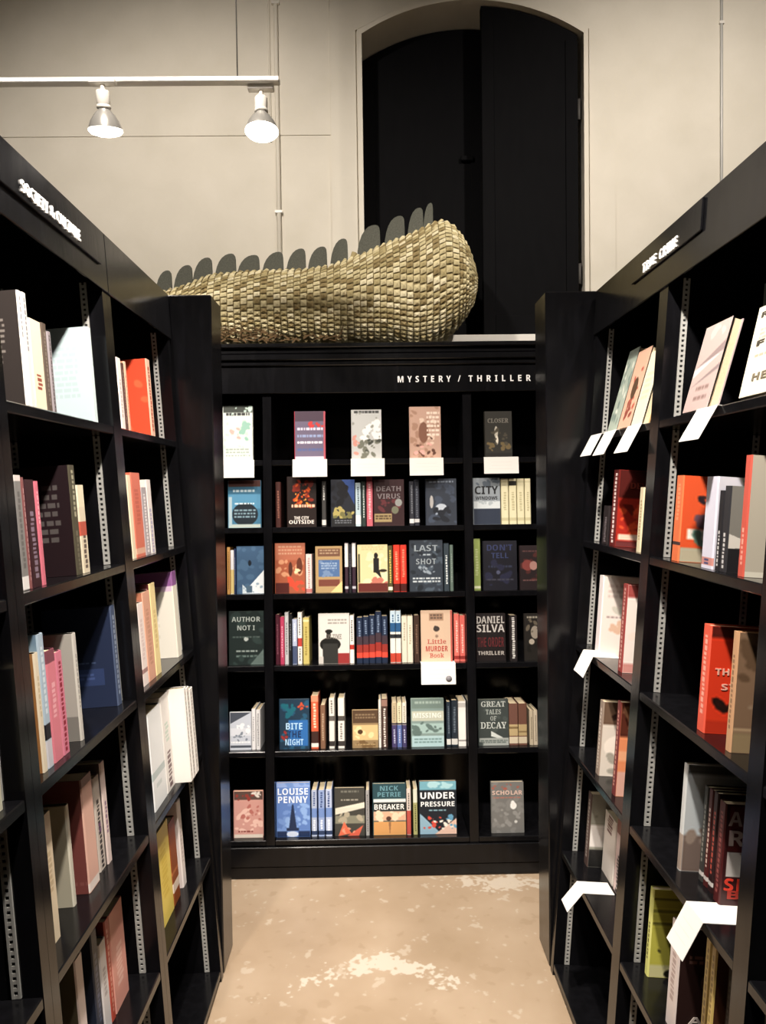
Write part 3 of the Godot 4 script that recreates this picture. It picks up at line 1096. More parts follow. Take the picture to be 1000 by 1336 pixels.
func books() -> void:
	# ---- mystery bookcase, top shelf
	F("ML1", 291, 330, 530, "white and pale green cover facing out", "bg d5ddd6;r 0 0 1 .12 3a3f3a;l .1 .13 .8 .09 1 2c2c2c;n b9cfc5 26 .16;m e0a9a0 5 .16 .25 .4 .3 .2;m 8fb8a8 8 .2 .55 .3 .4 .3;l .08 .78 .84 .16 3 9aa59d")  # dark top band: shadow of the header, painted into the cover
	F("MC1", 384.5, 425, 537, "purple striped cover with a red edge facing out", "bg 6a6076;s b02f3c;r 0 0 1 .2 4a3a48;m c23a3a 6 .14 .45 .24 .5 .08;l .08 .34 .84 .1 1 d3cfe0;l .08 .48 .84 .1 1 8f9cc0;l .08 .62 .84 .09 1 e4e2ea;l .08 .76 .84 .1 1 55608c;r 0 .93 1 .07 d8d3dc;r .95 0 .05 1 b8505c")
	F("MC1", 459, 498.5, 535, "grey landscape cover with white sky facing out", "bg b9bab8;l .08 .03 .84 .08 1 3c3c3c;m e3e4e2 14 .3 .3 .2 .7 .4;m 6d6e62 16 .2 .3 .6 .7 .35;m c98d80 7 .16 .05 .5 .2 .4;m 3d3f38 8 .14 .45 .6 .5 .3;n 8f9088 12 .1")
	F("MC1", 535, 576, 531, "pinkish sepia cover with a portrait facing out", "bg bd9a88;n a5806c 30 .2;m dcc3b0 12 .2 .3 .15 .6 .6;e .45 .5 .16 .2 7d5644;m 5a3a2e 8 .12 .1 .6 .8 .35;l .55 .1 .4 .5 6 e8d4c4;m d9a49a 6 .16 .1 .7 .6 .2")
	F("MR1", 633, 669, 537, "dark cover with a small white figure facing out", "bg 2a2823;T CLOSER 0.2 0.09 0.75 7c776e x;e .42 .45 .07 .13 b5aea0;e .45 .62 .05 .1 d8d0c0;m 6a5a3c 10 .2 .1 .68 .8 .16;m 4a4438 12 .14 .2 .4 .7 .3;r 0 .9 1 .1 1c1a17")
	# second shelf
	F("ML2", 297.6, 340.5, 627, "blue sea cover with a dark round shape facing out", "bg 3d6f8c;r 0 0 1 .13 4a2a24;l .15 .2 .7 .1 1 b9cdd6;r 0 .3 1 .3 4f86a6;e .52 .72 .4 .24 17222b;l .2 .48 .6 .06 1 cfdbe0;l .18 .62 .66 .2 3 76909c;r 0 .93 1 .07 a9b5b0;r 0 .35 .1 .6 9fb3bb")  # reddish brown top band, darkened in its colour by shade from the shelf above
	S("MC2", 360, 367, 629, "dark red spine", "bg 341917;s 3e1c18;sl .2 .8 8a5a4a")
	F("MC2", 374.6, 413, 622, "black cover with burning orange letters facing out", "bg 1b0d0a;m 7a1f0c 22 .2 .15 .1 .75 .5;m d4541a 26 .1 .25 .15 .55 .45;m f2a040 14 .06 .3 .3 .5 .3;l .15 .56 .8 .12 1 f0b89a;T THE_CITY 0.82 0.06 0.5 e6ded6;T OUTSIDE 0.9 0.07 0.85 e6ded6", 0.02)
	S("MC2", 420.5, 426, 628, "grey spine with pale mark", "bg 2b2a2a;s 3a3938;sl .1 .4 c9c9c4;sr .85 .97 d5d3cc")
	F("MC2", 432, 463.5, 626, "night sky cover above yellow fields facing out", "bg 1d2029;p .45 0 1 0 1 .55 2c447c;m 0f1016 18 .3 .05 .1 .6 .5;m a89a5c 14 .2 .15 .6 .8 .2;m 6d6a40 10 .2 .1 .7 .8 .15;r 0 .84 1 .16 191a1c;l .15 .87 .7 .08 2 7b7f86", 0.02)
	S("MC2", 464.5, 471.5, 630, "pale blue and white spine", "bg a9bfca;s b5c8d0;sr .75 .95 e8e8e4;sl .1 .6 4c5b66")
	S("MC2", 472.5, 478, 628, "dark green spine with white title", "bg 1e2b28;s 24332f;sl .1 .8 bcc4bf")
	S("MC2", 479, 487, 622, "pink and red spine", "bg a8404c;s c0606c;sr .0 .1 7c2a34;sl .15 .85 e6b5b8")
	F("MC2", 488, 528, 626, "maroon cover with grey capitals facing out", "bg 30191c;T DEATH 0.2 0.11 0.8 756b6d;T VIRUS 0.36 0.11 0.75 756b6d;m 5c2a2e 12 .2 .1 .4 .8 .3;e .82 .5 .12 .08 8d8f8c;e .7 .66 .12 .08 6c6e5a;r 0 .74 .58 .18 9c8860;l .05 .78 .5 .1 2 4b3a28", 0.02)
	S("MC2", 535, 541, 628, "black spine with white base mark", "bg 22232a;s 2a2b33;sl .1 .7 6d7078;sr .85 .95 d9d9d9")
	S("MC2", 541.5, 548, 626, "second black spine with faint title", "bg 1d1e26;s 262832;sl .15 .8 585d68;sr .86 .94 c6c6c6")
	F("MC2", 556, 596.5, 625, "slate blue cover with a running figure facing out", "bg 2f3540;n 3e4757 20 .25;l .1 .05 .8 .07 1 7d8796;m 8d98a8 10 .12 .3 .4 .4 .4;e .18 .5 .06 .14 a9a6a4;e .5 .62 .18 .08 b4bcc6;m 1c2028 10 .25 .3 .6 .6 .3", 0.02)
	F("MR2", 618, 653.5, 624, "grey misty cover reading city facing out", "bg 8d959c;T CITY 0.26 0.17 0.85 15171a;T WINDOWS 0.43 0.07 0.8 22262a;r 0 .5 1 .16 ccd3d6;r 0 .66 1 .34 2c3444;m 59636e 12 .2 .05 .02 .9 .15;m aab3b8 8 .16 .2 .48 .7 .1")
	for i in 4:
		S("MR2", [655.0, 665.5, 676.0, 686.0][i], [664.5, 675.0, 685.0, 693.5][i], 624.5, ["cream spine beside the grey cover", "cream spine with a black top mark", "third cream spine of the set", "last cream spine of the set"][i], "bg d8d2b0;s ddd6b2;sr .86 .93 c4bc94;sl .3 .7 b9b18c;" + ("sr .06 .16 23221c" if i == 1 else "sr .05 .1 cfc7a0"))
	# third shelf
	S("ML3", 296.5, 300.5, 714, "thin tan spine", "bg a67844;s b0854c;sl .1 .9 5c3c1c")
	S("ML3", 301, 305.5, 718, "thin white and cream spine", "bg c8c8cc;s d4d4d8;sr .45 1 c8b478")
	S("ML3", 305.8, 308, 716, "thin navy spine", "bg 1c2a4c;s 1c2a4c;sl .2 .8 8a94b0")
	F("ML3", 308.8, 345, 713, "blue cover with a snowy slope facing out", "bg 3a5674;n 466482 22 .3;p 1 .5 1 1 .2 1 dfe6ea;p .2 .8 .2 1 .5 1 c8d3da;e .48 .36 .06 .06 101a26;m 8ea4b4 8 .12 .25 .78 .7 .2;r .35 .84 .2 .14 4a6276", 0.02)
	F("MC3", 359, 398.5, 709, "rust red western cover with two riders facing out", "bg 9a5238;r 0 0 1 .34 a5624a;l .1 .06 .8 .2 3 b98a70;m c28a68 16 .2 .1 .35 .8 .3;e .52 .52 .07 .14 4a2418;e .82 .46 .1 .16 5a2c1c;m f0d2a0 6 .14 .6 .52 .2 .16;m c84630 12 .2 .45 .75 .5 .2;r 0 .8 .45 .2 4a1c18", 0.02)
	S("MC3", 399.5, 407.5, 723, "white and pink spine", "bg d4c0bc;s dcc8c4;sl .1 .85 a88684;sr .9 1 b06c68")
	F("MC3", 412, 447, 713, "tan bordered cover with blue centre facing out", "bg a68a60;r .08 .06 .84 .16 6a4a38;r .1 .3 .8 .36 4a6690;m 6a82a4 14 .16 .15 .32 .7 .3;l .2 .36 .6 .16 3 8fa3bd;r .1 .72 .8 .14 6e3c30;l .15 .08 .7 .12 2 a88e72;p 1 .75 1 1 .55 1 d6bf84", 0.02)
	S("MC3", 450.5, 455, 708, "half white, half maroon spine", "bg 3a1e28;s 33202c;sr .02 .5 dcdad6;sr .88 .94 c0c0c4")
	S("MC3", 455.5, 459.5, 710, "black spine between white ones", "bg 141317;s 17161b;sl .2 .8 55525c")
	S("MC3", 460, 464.8, 708, "half white, half plum spine", "bg 33202c;s 2e1c2a;sr .02 .5 d8d6d4;sr .88 .94 b4b4bc")
	F("MC3", 467, 506.5, 711, "cream cover with a dark standing man facing out", "bg cfc294;n ddd2a8 16 .3;l .12 .04 .76 .1 2 bdb083;e .62 .24 .07 .06 14120f;r .53 .29 .18 .3 14120f;p .53 .55 .72 .55 .8 .72 14120f;e .85 .56 .14 .03 2a241c;m b46c5c 12 .2 .5 .72 .5 .16;r 0 .82 1 .18 5c241e;r 0 .2 .06 .6 4c4a34", 0.02)
	S("MC3", 507, 513, 712, "olive spine with yellow title", "bg 3c3822;s 4a4528;sl .1 .8 c8b45a;sr .9 .98 e0d8c0")
	S("MC3", 514, 522.5, 711, "bright red spine", "bg a8281c;s c93422;sl .15 .75 e68a6c;sr .84 1 4c120e")
	S("MC3", 523, 531.4, 711, "second bright red spine with darker foot", "bg a8281c;s bf3020;sl .1 .7 dd7a60;sr .84 1 40100c")
	F("MC3", 535, 578.5, 705, "dark slate cover with white scrawled letters facing out", "bg 2e3640;n 46525e 24 .18;T LAST 0.16 0.12 0.7 858f96;l .3 .28 .4 .06 1 a5b0b8;T SHOT 0.42 0.11 0.6 8d979e;m 8d99a4 14 .1 .3 .5 .5 .16;l .08 .74 .84 .12 2 c9d1d4;n 1c232b 12 .2", 0.02)
	S("MC3", 580, 587, 709, "dark spine with white letters", "bg 28323a;s 2f3a42;sl .25 .85 d0d6d6")
	S("MC3", 588, 592.4, 711, "grey green spine", "bg 4c5a54;s 5a6a62;sl .2 .8 8c9a92")
	S("MR3", 618, 628, 703, "olive green spine", "bg 7c8c4c;s 8a9a56;sl .2 .7 b5bf8c;sr .92 .97 d4d8b8")
	F("MR3", 631, 675.5, 706, "very dark cover with navy lettering facing out", "bg 15151f;T DON'T 0.14 0.12 0.75 2a3256;T TELL 0.3 0.11 0.5 2e385c;l .15 .5 .7 .08 1 2e3348;m 22243a 12 .25 .1 .4 .8 .5;e .45 .64 .06 .04 4c5068;l .1 .78 .8 .05 1 3c3c48", 0.02)
	F("MR3", 679, 712, 712, "dark brown cover with a red face facing out", "bg 22181a;m 4a2422 14 .3 .1 .2 .8 .6;e .3 .45 .22 .12 7c3c38;e .55 .46 .16 .1 a67c74;l .1 .12 .8 .06 1 5c3c3c;l .1 .78 .8 .06 1 6a4a48", 0.02)
	# fourth shelf
	F("ML4", 298.7, 344.5, 798, "black green cover with white lettering facing out", "bg 1c2726;T AUTHOR 0.15 0.09 0.82 98a19d;T NOT_I 0.31 0.09 0.5 98a19d;e .5 .52 .07 .04 a8b0ac;l .1 .47 .84 .04 1 55625f;l .2 .73 .62 .05 1 8f9a96;l .2 .82 .62 .07 1 5d6e6a;n 2a3836 12 .25;p 1 .7 1 1 .6 1 5a6a66", 0.02)
	S("MC4", 360, 365.5, 802, "dark wine spine", "bg 3a1420;s 451826;sl .2 .8 7c4856")
	S("MC4", 366, 371.5, 805, "crimson pink spine", "bg 9c2c4c;s b03a5a;sl .2 .85 d8a0b0")
	S("MC4", 372, 377, 799, "pale grey spine", "bg b0b2b4;s babcbe;sl .2 .8 55585c")
	S("MC4", 377.4, 381.5, 801, "black spine with silver dots", "bg 101114;s 141518;sl .2 .7 6c6e74")
	S("MC4", 382, 388, 808, "blue and white spine", "bg 8d9ab8;s aab4cc;sr .6 1 44506e;sl .1 .5 e8ecf2")
	S("MC4", 389, 394.5, 799, "white spine with red band", "bg dcd8d2;s e2ded8;sr .5 .66 b03c34;sl .1 .45 4c4c4c;sl .7 .9 4c4c4c")
	S("MC4", 396, 404, 806, "mustard yellow spine", "bg b0a25c;s b9ab64;sl .2 .8 8c7c3c;sr .05 .1 d8cf9c")
	F("MC4", 416, 456.5, 801, "pale cover with a black hatted man facing out", "bg c9c6c0;l .3 .12 .62 .12 2 8f8a84;T ON_TIME 0.46 0.09 0.5 6b6660 x;e .33 .36 .12 .035 121210;e .33 .43 .07 .09 121210;e .38 .62 .34 .14 121210;r .12 .6 .5 .4 2a2a28;r .62 .8 .38 .2 8a2c2c;r 0 .86 .14 .14 b8b4ae", 0.02)
	S("MC4", 457, 462.6, 803, "white spine with red blots", "bg d4d0ca;s dad6d0;sr .62 .72 a83028;sl .1 .55 3c3c3c")
	for i in 5:
		S("MC4", 466 + i * 8.2, 473.8 + i * 8.2, [806, 805, 803, 798, 804][i], ["navy and red thriller spine beside the hatted man", "second navy and red thriller spine", "third navy and red thriller spine", "tallest navy and red thriller spine", "fifth navy and red thriller spine"][i], "bg 141c2e;s 17233a;sr .42 .6 3a2c34;sr .6 .78 8c2c24;sr .78 .9 d04434;sl .08 .38 6c7c94")
	for i in 2:
		S("MC4", [510.0, 517.3][i], [516.8, 524.0][i], 797, ["white, blue and red banded spine", "twin white, blue and red banded spine"][i], "bg d8d4cc;s dcd8d0;sr .0 .24 b8ccd8;sr .24 .42 24507c;sr .46 .54 22262c;sr .82 1 b8402f;sl .08 .2 44607c")
	S("MC4", 525, 532, 804, "cream spine beside banded ones", "bg cdc6b4;s d2cbb9;sl .15 .5 a49c88")
	S("MC4", 532.4, 539.5, 804, "second cream spine by brown one", "bg cdc6b4;s d5cebc;sl .2 .6 a89f8a")
	S("MC4", 541, 548, 803, "dark brown spine", "bg 2c1c16;s 36241c;sl .2 .8 6c5444")
	F("MC4", 550, 591, 797, "beige cover with red murder title facing out", "bg c7ac94;r .26 .06 .46 .14 9a7c66;l .3 .08 .38 .1 2 55443a;e .5 .36 .1 .05 3c3430;e .46 .33 .04 .03 3c3430;e .5 .5 .05 .03 8c7464;T Little 0.6 0.08 0.6 b05c50 x;T MURDER 0.74 0.1 0.7 a8443c;T Book 0.87 0.08 0.45 b05c50 x;r .95 0 .05 1 b05048", 0.02)
	S("MC4", 593.4, 600.3, 801, "coral red spine", "bg b84c44;s c9665c;sl .15 .8 e8b4a8;sr .88 .95 8c2c28")
	S("MC4", 600.8, 608, 803, "coral red spine by the upright", "bg b84c44;s c25c54;sl .2 .8 e4aca0;sr .88 .95 7c2824")
	F("MR4", 622, 660.5, 801, "black cover with big white author name facing out", "bg 191314;T DANIEL 0.13 0.15 0.94 a8a4a0;T SILVA 0.31 0.16 0.94 b4b0ac;T THE_ORDER 0.6 0.2 0.9 55191d;T THRILLER 0.83 0.08 0.9 a8a29c", 0.02)
	S("MR4", 666, 676, 803, "black spine with white capitals", "bg 1a1617;s 211c1d;sl .05 .95 d2d0cc")
	F("MR4", 685, 716, 801, "dark cover with a pale face facing out", "bg 1e1b18;e .45 .4 .18 .14 8d8478;m 5c5448 12 .2 .1 .1 .8 .4;l .1 .06 .8 .08 1 8a8478;m 14120f 10 .2 .1 .55 .8 .3;e .3 .6 .12 .06 a39a8c", 0.02)
	# fifth shelf
	F("ML5", 300, 328, 930, "white snowy cover facing out", "bg c3cad6;p 0 0 1 0 0 .3 4a505c;r 0 .42 1 .2 d6dbe4;m 7c8694 14 .12 .05 .55 .9 .2;l .05 .78 .9 .08 1 eceef2;r 0 .88 1 .06 4c525c;m eef0f4 8 .2 .1 .3 .8 .2", 0.02)
	S("ML5", 328.6, 333.6, 925, "white spine by the snowy cover", "bg d8d8da;s e0e0e2;sl .2 .8 9a9aa0")
	S("ML5", 334.4, 340, 926, "white spine with grey title", "bg d0d0d2;s d8d8d9;sl .1 .9 77777c")
	F("MC5", 364.7, 404, 913, "teal and blue cover with a red bird facing out", "bg 1c3448;n 24506c 18 .25;m 1a6070 8 .2 .1 .1 .4 .3;m b84a34 8 .12 .55 .08 .4 .14;m 8c3030 5 .12 .1 .6 .25 .2;r .3 .42 .66 .52 2c64a4;T BITE 0.54 0.13 0.55 a9cdea;T THE 0.7 0.13 0.45 16305a;T NIGHT 0.86 0.12 0.6 a9cdea", 0.02)
	S("MC5", 406.5, 416, 908, "orange and red spine with white foot", "bg b0442c;s c4583a;sr .0 .12 d88a6c;sr .68 .9 3a2420;sr .9 .98 d8d4ce;sl .15 .6 eec4a8")
	S("MC5", 418.6, 425, 920, "brown spine", "bg 6a4c3c;s 785844;sl .2 .8 b09880")
	S("MC5", 430, 437, 911, "white bone-pattern spine", "bg d0ccc4;s d8d4cc;sr .36 .46 5c5854;sl .05 .3 6c6864;sr .86 .96 34302e")
	S("MC5", 441.7, 450, 911, "second white bone-pattern spine, wider", "bg d0ccc4;s dcd8d0;sr .36 .46 4c4844;sl .5 .8 807c78;sr .86 .96 3a3634")
	F("MC5", 460, 494, 927, "sepia cover with desert scene facing out", "bg 8a7454;r 0 0 1 .34 4f3c2c;l .1 .1 .8 .16 2 7c6850;r 0 .4 1 .4 c9ae7c;m e0c896 10 .2 .1 .42 .8 .3;e .3 .58 .1 .06 4a3420;m 6c5436 10 .2 .1 .82 .8 .14;l .1 .9 .8 .06 1 a48c64", 0.02)
	S("MC5", 494.8, 498, 913, "thin white spine", "bg d4d0c8;s dad6ce;sl .2 .8 77736c")
	S("MC5", 498.5, 506.5, 912, "dark brown spine with white title", "bg 3a2a26;s 44322c;sl .2 .95 d0cac2;sr .02 .16 8c6c60")
	for i in 3:
		S("MC5", [512.0, 519.0, 525.6][i], [518.4, 525.0, 531.2][i], 917, ["cream and indigo spine", "cream and blue spine", "white and indigo spine"][i], "bg 4c4c78;s %s;sr .5 1 %s;sr .46 .5 3c3640;sl .08 .4 8c846c;sl .6 .9 b4b8d0" % [["b8a888", "d8cfae", "d6d2c6"][i], ["443c64", "5668a0", "403a60"][i]])
	F("MC5", 537, 580, 912, "misty grey green cover facing out", "bg 7c908c;r 0 0 1 .2 6a7c76;l .1 .06 .8 .1 1 93a49c;r 0 .26 1 .2 b4b8a8;T MISSING 0.35 0.1 0.85 d8dcd4;r 0 .52 1 .2 9ab4b0;m 5a6e6a 14 .2 .05 .5 .9 .24;r 0 .78 1 .22 a4c0c4;l .08 .83 .84 .12 2 6c8888", 0.02)
	S("MC5", 583.5, 589, 916, "black spine with white foot", "bg 1a2430;s 202c38;sr .84 .97 d0d0cc;sl .1 .7 64707c")
	S("MC5", 590, 598, 914, "wide black spine with white foot", "bg 1a222c;s 1e2832;sr .84 .97 c8c8c4;sl .15 .7 5c6874")
	S("MC5", 599, 609, 915, "tall white spine by the upright", "bg d6d4d0;s dedcd8;sr .04 .14 b4b2ae;sr .86 .9 8c8a88")
	F("MR5", 625, 664.5, 913, "charcoal cover with chalk letters facing out", "bg 39403f;T GREAT 0.1 0.11 0.8 b4bab6 x;T TALES 0.27 0.1 0.5 a0a8a4 x;T OF 0.41 0.09 0.2 a0a8a4 x;T DECAY 0.56 0.13 0.85 bcc2be x;p .4 .68 1 .9 .4 .8 c4cac6;r 0 .84 1 .16 9aa09c;l .05 .88 .9 .08 2 55605c;n 444c4a 10 .2", 0.02)
	S("MR5", 665.3, 677, 918, "brown spine with tan circles", "bg 5c4038;s 68483e;sr .5 .78 b09c74;sr .56 .62 7c6848;sr .8 .96 c8bca4")
	S("MR5", 677.7, 688.7, 918, "second brown spine with tan circles", "bg 5c4038;s 644438;sr .5 .78 a8946c;sr .66 .7 7c6848;sr .8 .96 c0b49c")
	S("MR5", 692, 697, 927, "short beige spine", "bg a69a84;s b0a48e;sl .2 .8 6c6454")
	S("MR5", 697.4, 702.5, 927, "second short beige spine", "bg aca08c;s b8ac98;sl .15 .85 746c5c")
	# bottom shelf
	F("ML6", 305, 343.5, 1033, "pink cover with dark top facing out", "bg c9978e;r 0 0 1 .18 5a4640;m 8c3a34 8 .14 .1 .08 .6 .12;m d8d0c8 6 .14 .6 .04 .35 .1;m e2bcb0 18 .2 .05 .35 .9 .5;m b06c64 10 .16 .1 .3 .8 .3;l .15 .85 .5 .05 1 7c3c38;r 0 .93 1 .07 d6ccc0", 0.02)
	F("MC6", 359, 405, 1022, "blue cover with a dark tower facing out", "bg 5a7cbc;r 0 0 1 .08 8aa4d8;n 6e90cc 26 .22;m 86a8dc 14 .2 .3 .4 .7 .4;T LOUISE 0.16 0.12 0.9 dfe8f6;T PENNY 0.31 0.12 0.88 dfe8f6;p .46 .4 .5 .4 .6 .86 1c2c4c;p .46 .4 .36 .86 .6 .86 1c2c4c;r .3 .84 .36 .05 1c2c4c;r 0 .9 .3 .1 1e3054;r .66 .9 .34 .1 1e3054;e .48 .98 .18 .08 c8d4e8", 0.022)
	for i in 3:
		S("MC6", [407.0, 416.0, 425.6][i], [414.0, 424.0, 433.8][i], [1031, 1031, 1030][i], ["pale blue spine beside the tower cover", "second pale blue spine", "wider pale blue spine"][i], "bg 6c84b8;s %s;sr .4 .6 6c88c0;sl .05 .35 3c5080;sl .65 .85 e4eaf4;sr .88 .97 2c3c5c" % ["a8b4cc", "8ea2cc", "b4c0dc"][i])
	F("MC6", 437, 476.5, 1028.5, "grey cover with a coral flower facing out", "bg 3c3c38;l .2 .06 .6 .08 1 6c6c64;p 0 .42 1 .3 1 .42 d8d4c4;p 0 .42 0 .56 1 .42 d0ccbc;r 0 .58 1 .16 7c7c6c;m a49c88 10 .2 .1 .56 .8 .16;p .1 1 .3 .7 .55 .95 d4684c;p .4 1 .95 .78 .8 1 c85c48;m e89478 8 .1 .15 .82 .6 .14;l .2 .24 .6 .05 1 9a968a", 0.02)
	S("MC6", 478, 482.6, 1031, "grey spine by the flower cover", "bg 8c8c8c;s 9c9c9c;sl .1 .9 4c4c4c")
	F("MC6", 487, 530.5, 1023, "teal cover over a desert road facing out", "bg 24444c;T NICK 0.09 0.09 0.55 5f8c98;T PETRIE 0.21 0.09 0.7 5f8c98;r 0 .3 1 .07 d4d8d6;r 0 .37 1 .16 1c2426;T BREAKER 0.45 0.1 0.9 e4e4e0;r 0 .54 1 .18 d4a88c;m ecccb0 8 .2 .1 .55 .8 .14;r 0 .74 1 .26 c8945c;p .46 .74 .54 .74 .5 1 8c6444;e .48 .68 .08 .04 4c342c", 0.02)
	S("MC6", 531.4, 537, 1029, "white and red spine", "bg c4b8b0;s d0c4bc;sr .48 1 b04c44;sl .1 .42 55504c")
	S("MC6", 540, 545.5, 1030, "olive yellow spine", "bg 8c8c5c;s a0a06c;sr .0 .3 d0d4c4;sl .35 .9 4c4c2c")
	F("MC6", 547.5, 596.5, 1019.7, "black and teal cover with mountains facing out", "bg 141c26;r 0 0 1 .16 6ea4b4;m a4ccd4 8 .2 .2 .02 .7 .1;T UNDER 0.27 0.12 0.92 eef0f0;T PRESSURE 0.43 0.09 0.9 e0e4e6;p 0 .6 .6 1 0 1 86a8bc;p .4 1 1 .7 1 1 d4b4a4;m c8483c 12 .1 .1 .68 .5 .2;m e8dcd0 10 .12 .4 .72 .5 .2;m 5c94b4 8 .12 .7 .62 .3 .3;l .25 .54 .5 .04 1 8cb4c0", 0.022)
	F("MR6", 641.8, 684.5, 1020.8, "grey cover with a white figure facing out", "bg 70706e;n 7c7c7a 24 .2;m 9a5c50 10 .14 .05 .04 .9 .1;T SCHOLAR 0.21 0.08 0.92 d0b4a8;l .05 .3 .85 .04 1 a46c60;e .68 .47 .1 .07 e4e4e2;e .66 .42 .06 .05 e4e4e2;m 8c8c8a 14 .16 .1 .55 .8 .35;e .75 .78 .05 .03 c8c8c6", 0.022)

	# ---- society side, bookcase with the sign
	S("LA1", 36, 41, 379.5, "white spine with dark printed back", "bg 3a3432;s dcdad6;l .2 .24 .62 .4 9 8a827c;sl .05 .4 77777c", 0.16)
	S("LA1", 41.6, 47, 382, "white and grey checked spine", "bg c4c2be;s cfcdc9;sl .05 .5 77757a", 0.16)
	S("LA1", 48, 63, 418, "cream spine with small red print", "bg d8cdb4;s e0d3b8;sl .6 .78 8c4a3c", 0.145)
	S("LA1", 64, 70, 422, "dark brown spine", "bg 4c4038;s 54483f;sl .1 .9 7c7068", 0.145)
	S("LA1", 71, 75.5, 433, "striped lilac and black spine", "bg 55504c;s 8c8488;sl .05 .95 3c383a", 0.14)
	S("LA1", 124, 129, 427.5, "pale blue book standing apart", "bg bdd0d4;s c9d8da;l .12 .2 .7 .55 9 b0c4c8", 0.15)
	S("LA2", 31, 40, 620, "silver grey spine with white foot", "bg 5c5a58;s 7c7a78;sr .0 .06 d0c8c4;sr .88 1 dcd8d6;sl .15 .8 5f5d5c", 0.15)
	S("LA2", 40.5, 43.5, 623, "thin wine red spine", "bg 4c2024;s 7c4c4c;sl .1 .9 c4a0a0", 0.15)
	S("LA2", 44, 56, 626, "maroon spine with grey title", "bg 2c1418;s 341a20;sl .3 .9 7c6c7c", 0.15)
	S("LA2", 57, 61.5, 628, "bright pink spine", "bg b05060;s c86c7c;sl .1 .4 e8b4bc", 0.15)
	S("LA2", 102, 109, 607, "dark book with price sticker on its back", "bg 22161a;s 4a4638;l .05 .18 .8 .55 7 55504f;r .0 .82 .3 .14 d48c8c;sl .05 .45 a09c84;sl .6 .95 6c6858", 0.16)
	S("LA2", 110, 118.5, 633, "cream and red patterned spine", "bg b8a898;s d4c8b0;sr .42 .58 b45444;sl .58 .95 5c5048;sr .0 .25 dcd4b8", 0.15)
	S("LA3", 58, 63.5, 852, "cream spine on an orange book", "bg b07c48;s dcd0b8;sl .2 .5 c0b090", 0.15)
	S("LA3", 64, 71.5, 827, "pale blue spine with black and white foot", "bg 7c98b0;s a8bccc;sr .68 .8 1c1c22;sr .8 1 c4c4cc;sl .1 .6 d4e0e8", 0.16)
	S("LA3", 72.5, 83.5, 848, "rose pink spine", "bg c46c7c;s d47c8a;sl .3 .6 e8acb4;sr .0 .12 7c4450", 0.15)
	S("LA3", 84, 92, 850, "pink and crimson lettered spine", "bg a0384c;s cf7c90;sl .1 .95 8c2438", 0.15)
	S("LA3", 107, 111, 826, "pale grey book with plain back", "bg b9b6ae;s c4c1b9;r 0 .78 1 .22 8a8882;sl .2 .7 8c8a84", 0.16)
	S("LA3", 155, 160, 790, "large navy book by the upright", "bg 27314c;s 4a5670;l .08 .55 .7 .03 1 4a5a7c;r .05 .62 .8 .16 33426a;l .1 .66 .6 .08 2 46588a;sl .1 .9 98a4b8", 0.17, -0.03)
	S("LA4", 69, 80, 1062, "cream spine in front of the pale book", "bg d2c0a4;s dcccb0;sl .3 .6 c4b08c", 0.12, -0.045)
	S("LA4", 97, 101, 1050, "pale olive book with plain back", "bg bdb8a4;s d0ccbc", 0.115, -0.06)
	S("LA4", 118, 131, 1012, "dark red book with a pink spine", "bg 7c4440;s dcb0a0;sr .0 .08 8c6c66;sr .92 1 e4d8d0;l .02 .9 1 .05 1 8c5450", 0.16, -0.045)
	S("LA4", 131.5, 139, 1013, "black and white speckled spine", "bg 4c4648;s c4bab0;sl .25 .95 2c2628;sl .5 .6 6c4a70", 0.16, -0.055)
	S("LA4", 140, 147, 994, "pale pink spine on a grey book", "bg 6a625e;s dccac4;sl .4 .7 8c6c88", 0.16, -0.05)
	S("LA5", 78, 87, 1252, "grey green spine", "bg 8a887a;s 98968a;sl .1 .6 6c6a5e", 0.14, -0.06)
	S("LA5", 111, 120, 1248, "olive book with a pink and white spine", "bg 6a624c;s e0d0cc;sr .72 .78 7c2c2c;l .0 .7 1 .05 1 7c3430", 0.15, -0.06)
	S("LA5", 131, 138, 1215, "tall navy book", "bg 262c3c;s 2e3444;sl .2 .8 55607c", 0.15, -0.06)
	S("LA5", 139, 147, 1228, "white spine by the navy book", "bg c0b8b4;s d8d4d4;sl .3 .6 b0a8a8", 0.15, -0.06)
	S("LA5", 147.5, 152, 1200, "red spine with thin title", "bg 8c2c24;s b44c3c;sl .1 .9 dca090", 0.15, -0.06)
	S("LA5", 152.5, 169, 1182, "thick salmon pink spine", "bg c08478;s d89a8c;sl .4 .8 e8bcb0", 0.15, -0.06)

	# ---- society side, bookcase up to the end panel
	S("LB1", 160, 165, 467, "white spine", "bg d8cdc8;s e0d6d0;sl .3 .8 b8a8a4", 0.15)
	S("LB1", 165.3, 169, 474, "dark brown spine", "bg 4a302c;s 553a34;sl .1 .9 8c706a", 0.15)
	S("LB1", 169.3, 172, 472, "thin peach spine", "bg c88c6c;s dcae94;sl .2 .8 b47c60", 0.15)
	S("LB1", 199, 203.5, 469, "orange red book showing its printed back", "bg d8492c;s d8b09a;n e0603c 10 .3;l .1 .3 .5 .5 5 e87c54;sl .1 .9 a0402c", 0.155)
	S("LB2", 174.5, 179, 620, "cream spine on an orange book", "bg c88468;s e0d0b4", 0.15)
	S("LB2", 179.5, 191, 617, "salmon orange spine", "bg c4604a;s cc705c;sl .2 .6 b85c4c;sr .9 .97 d8a890", 0.15)
	S("LB2", 191.5, 198, 636, "grey patterned spine", "bg 8c8488;s a49ca0;sl .1 .95 e0d8d8", 0.145)
	S("LB2", 198.5, 204, 626, "white spine with lilac print", "bg d8d0c8;s dcd4d0;sl .4 .95 a8a4bc", 0.15)
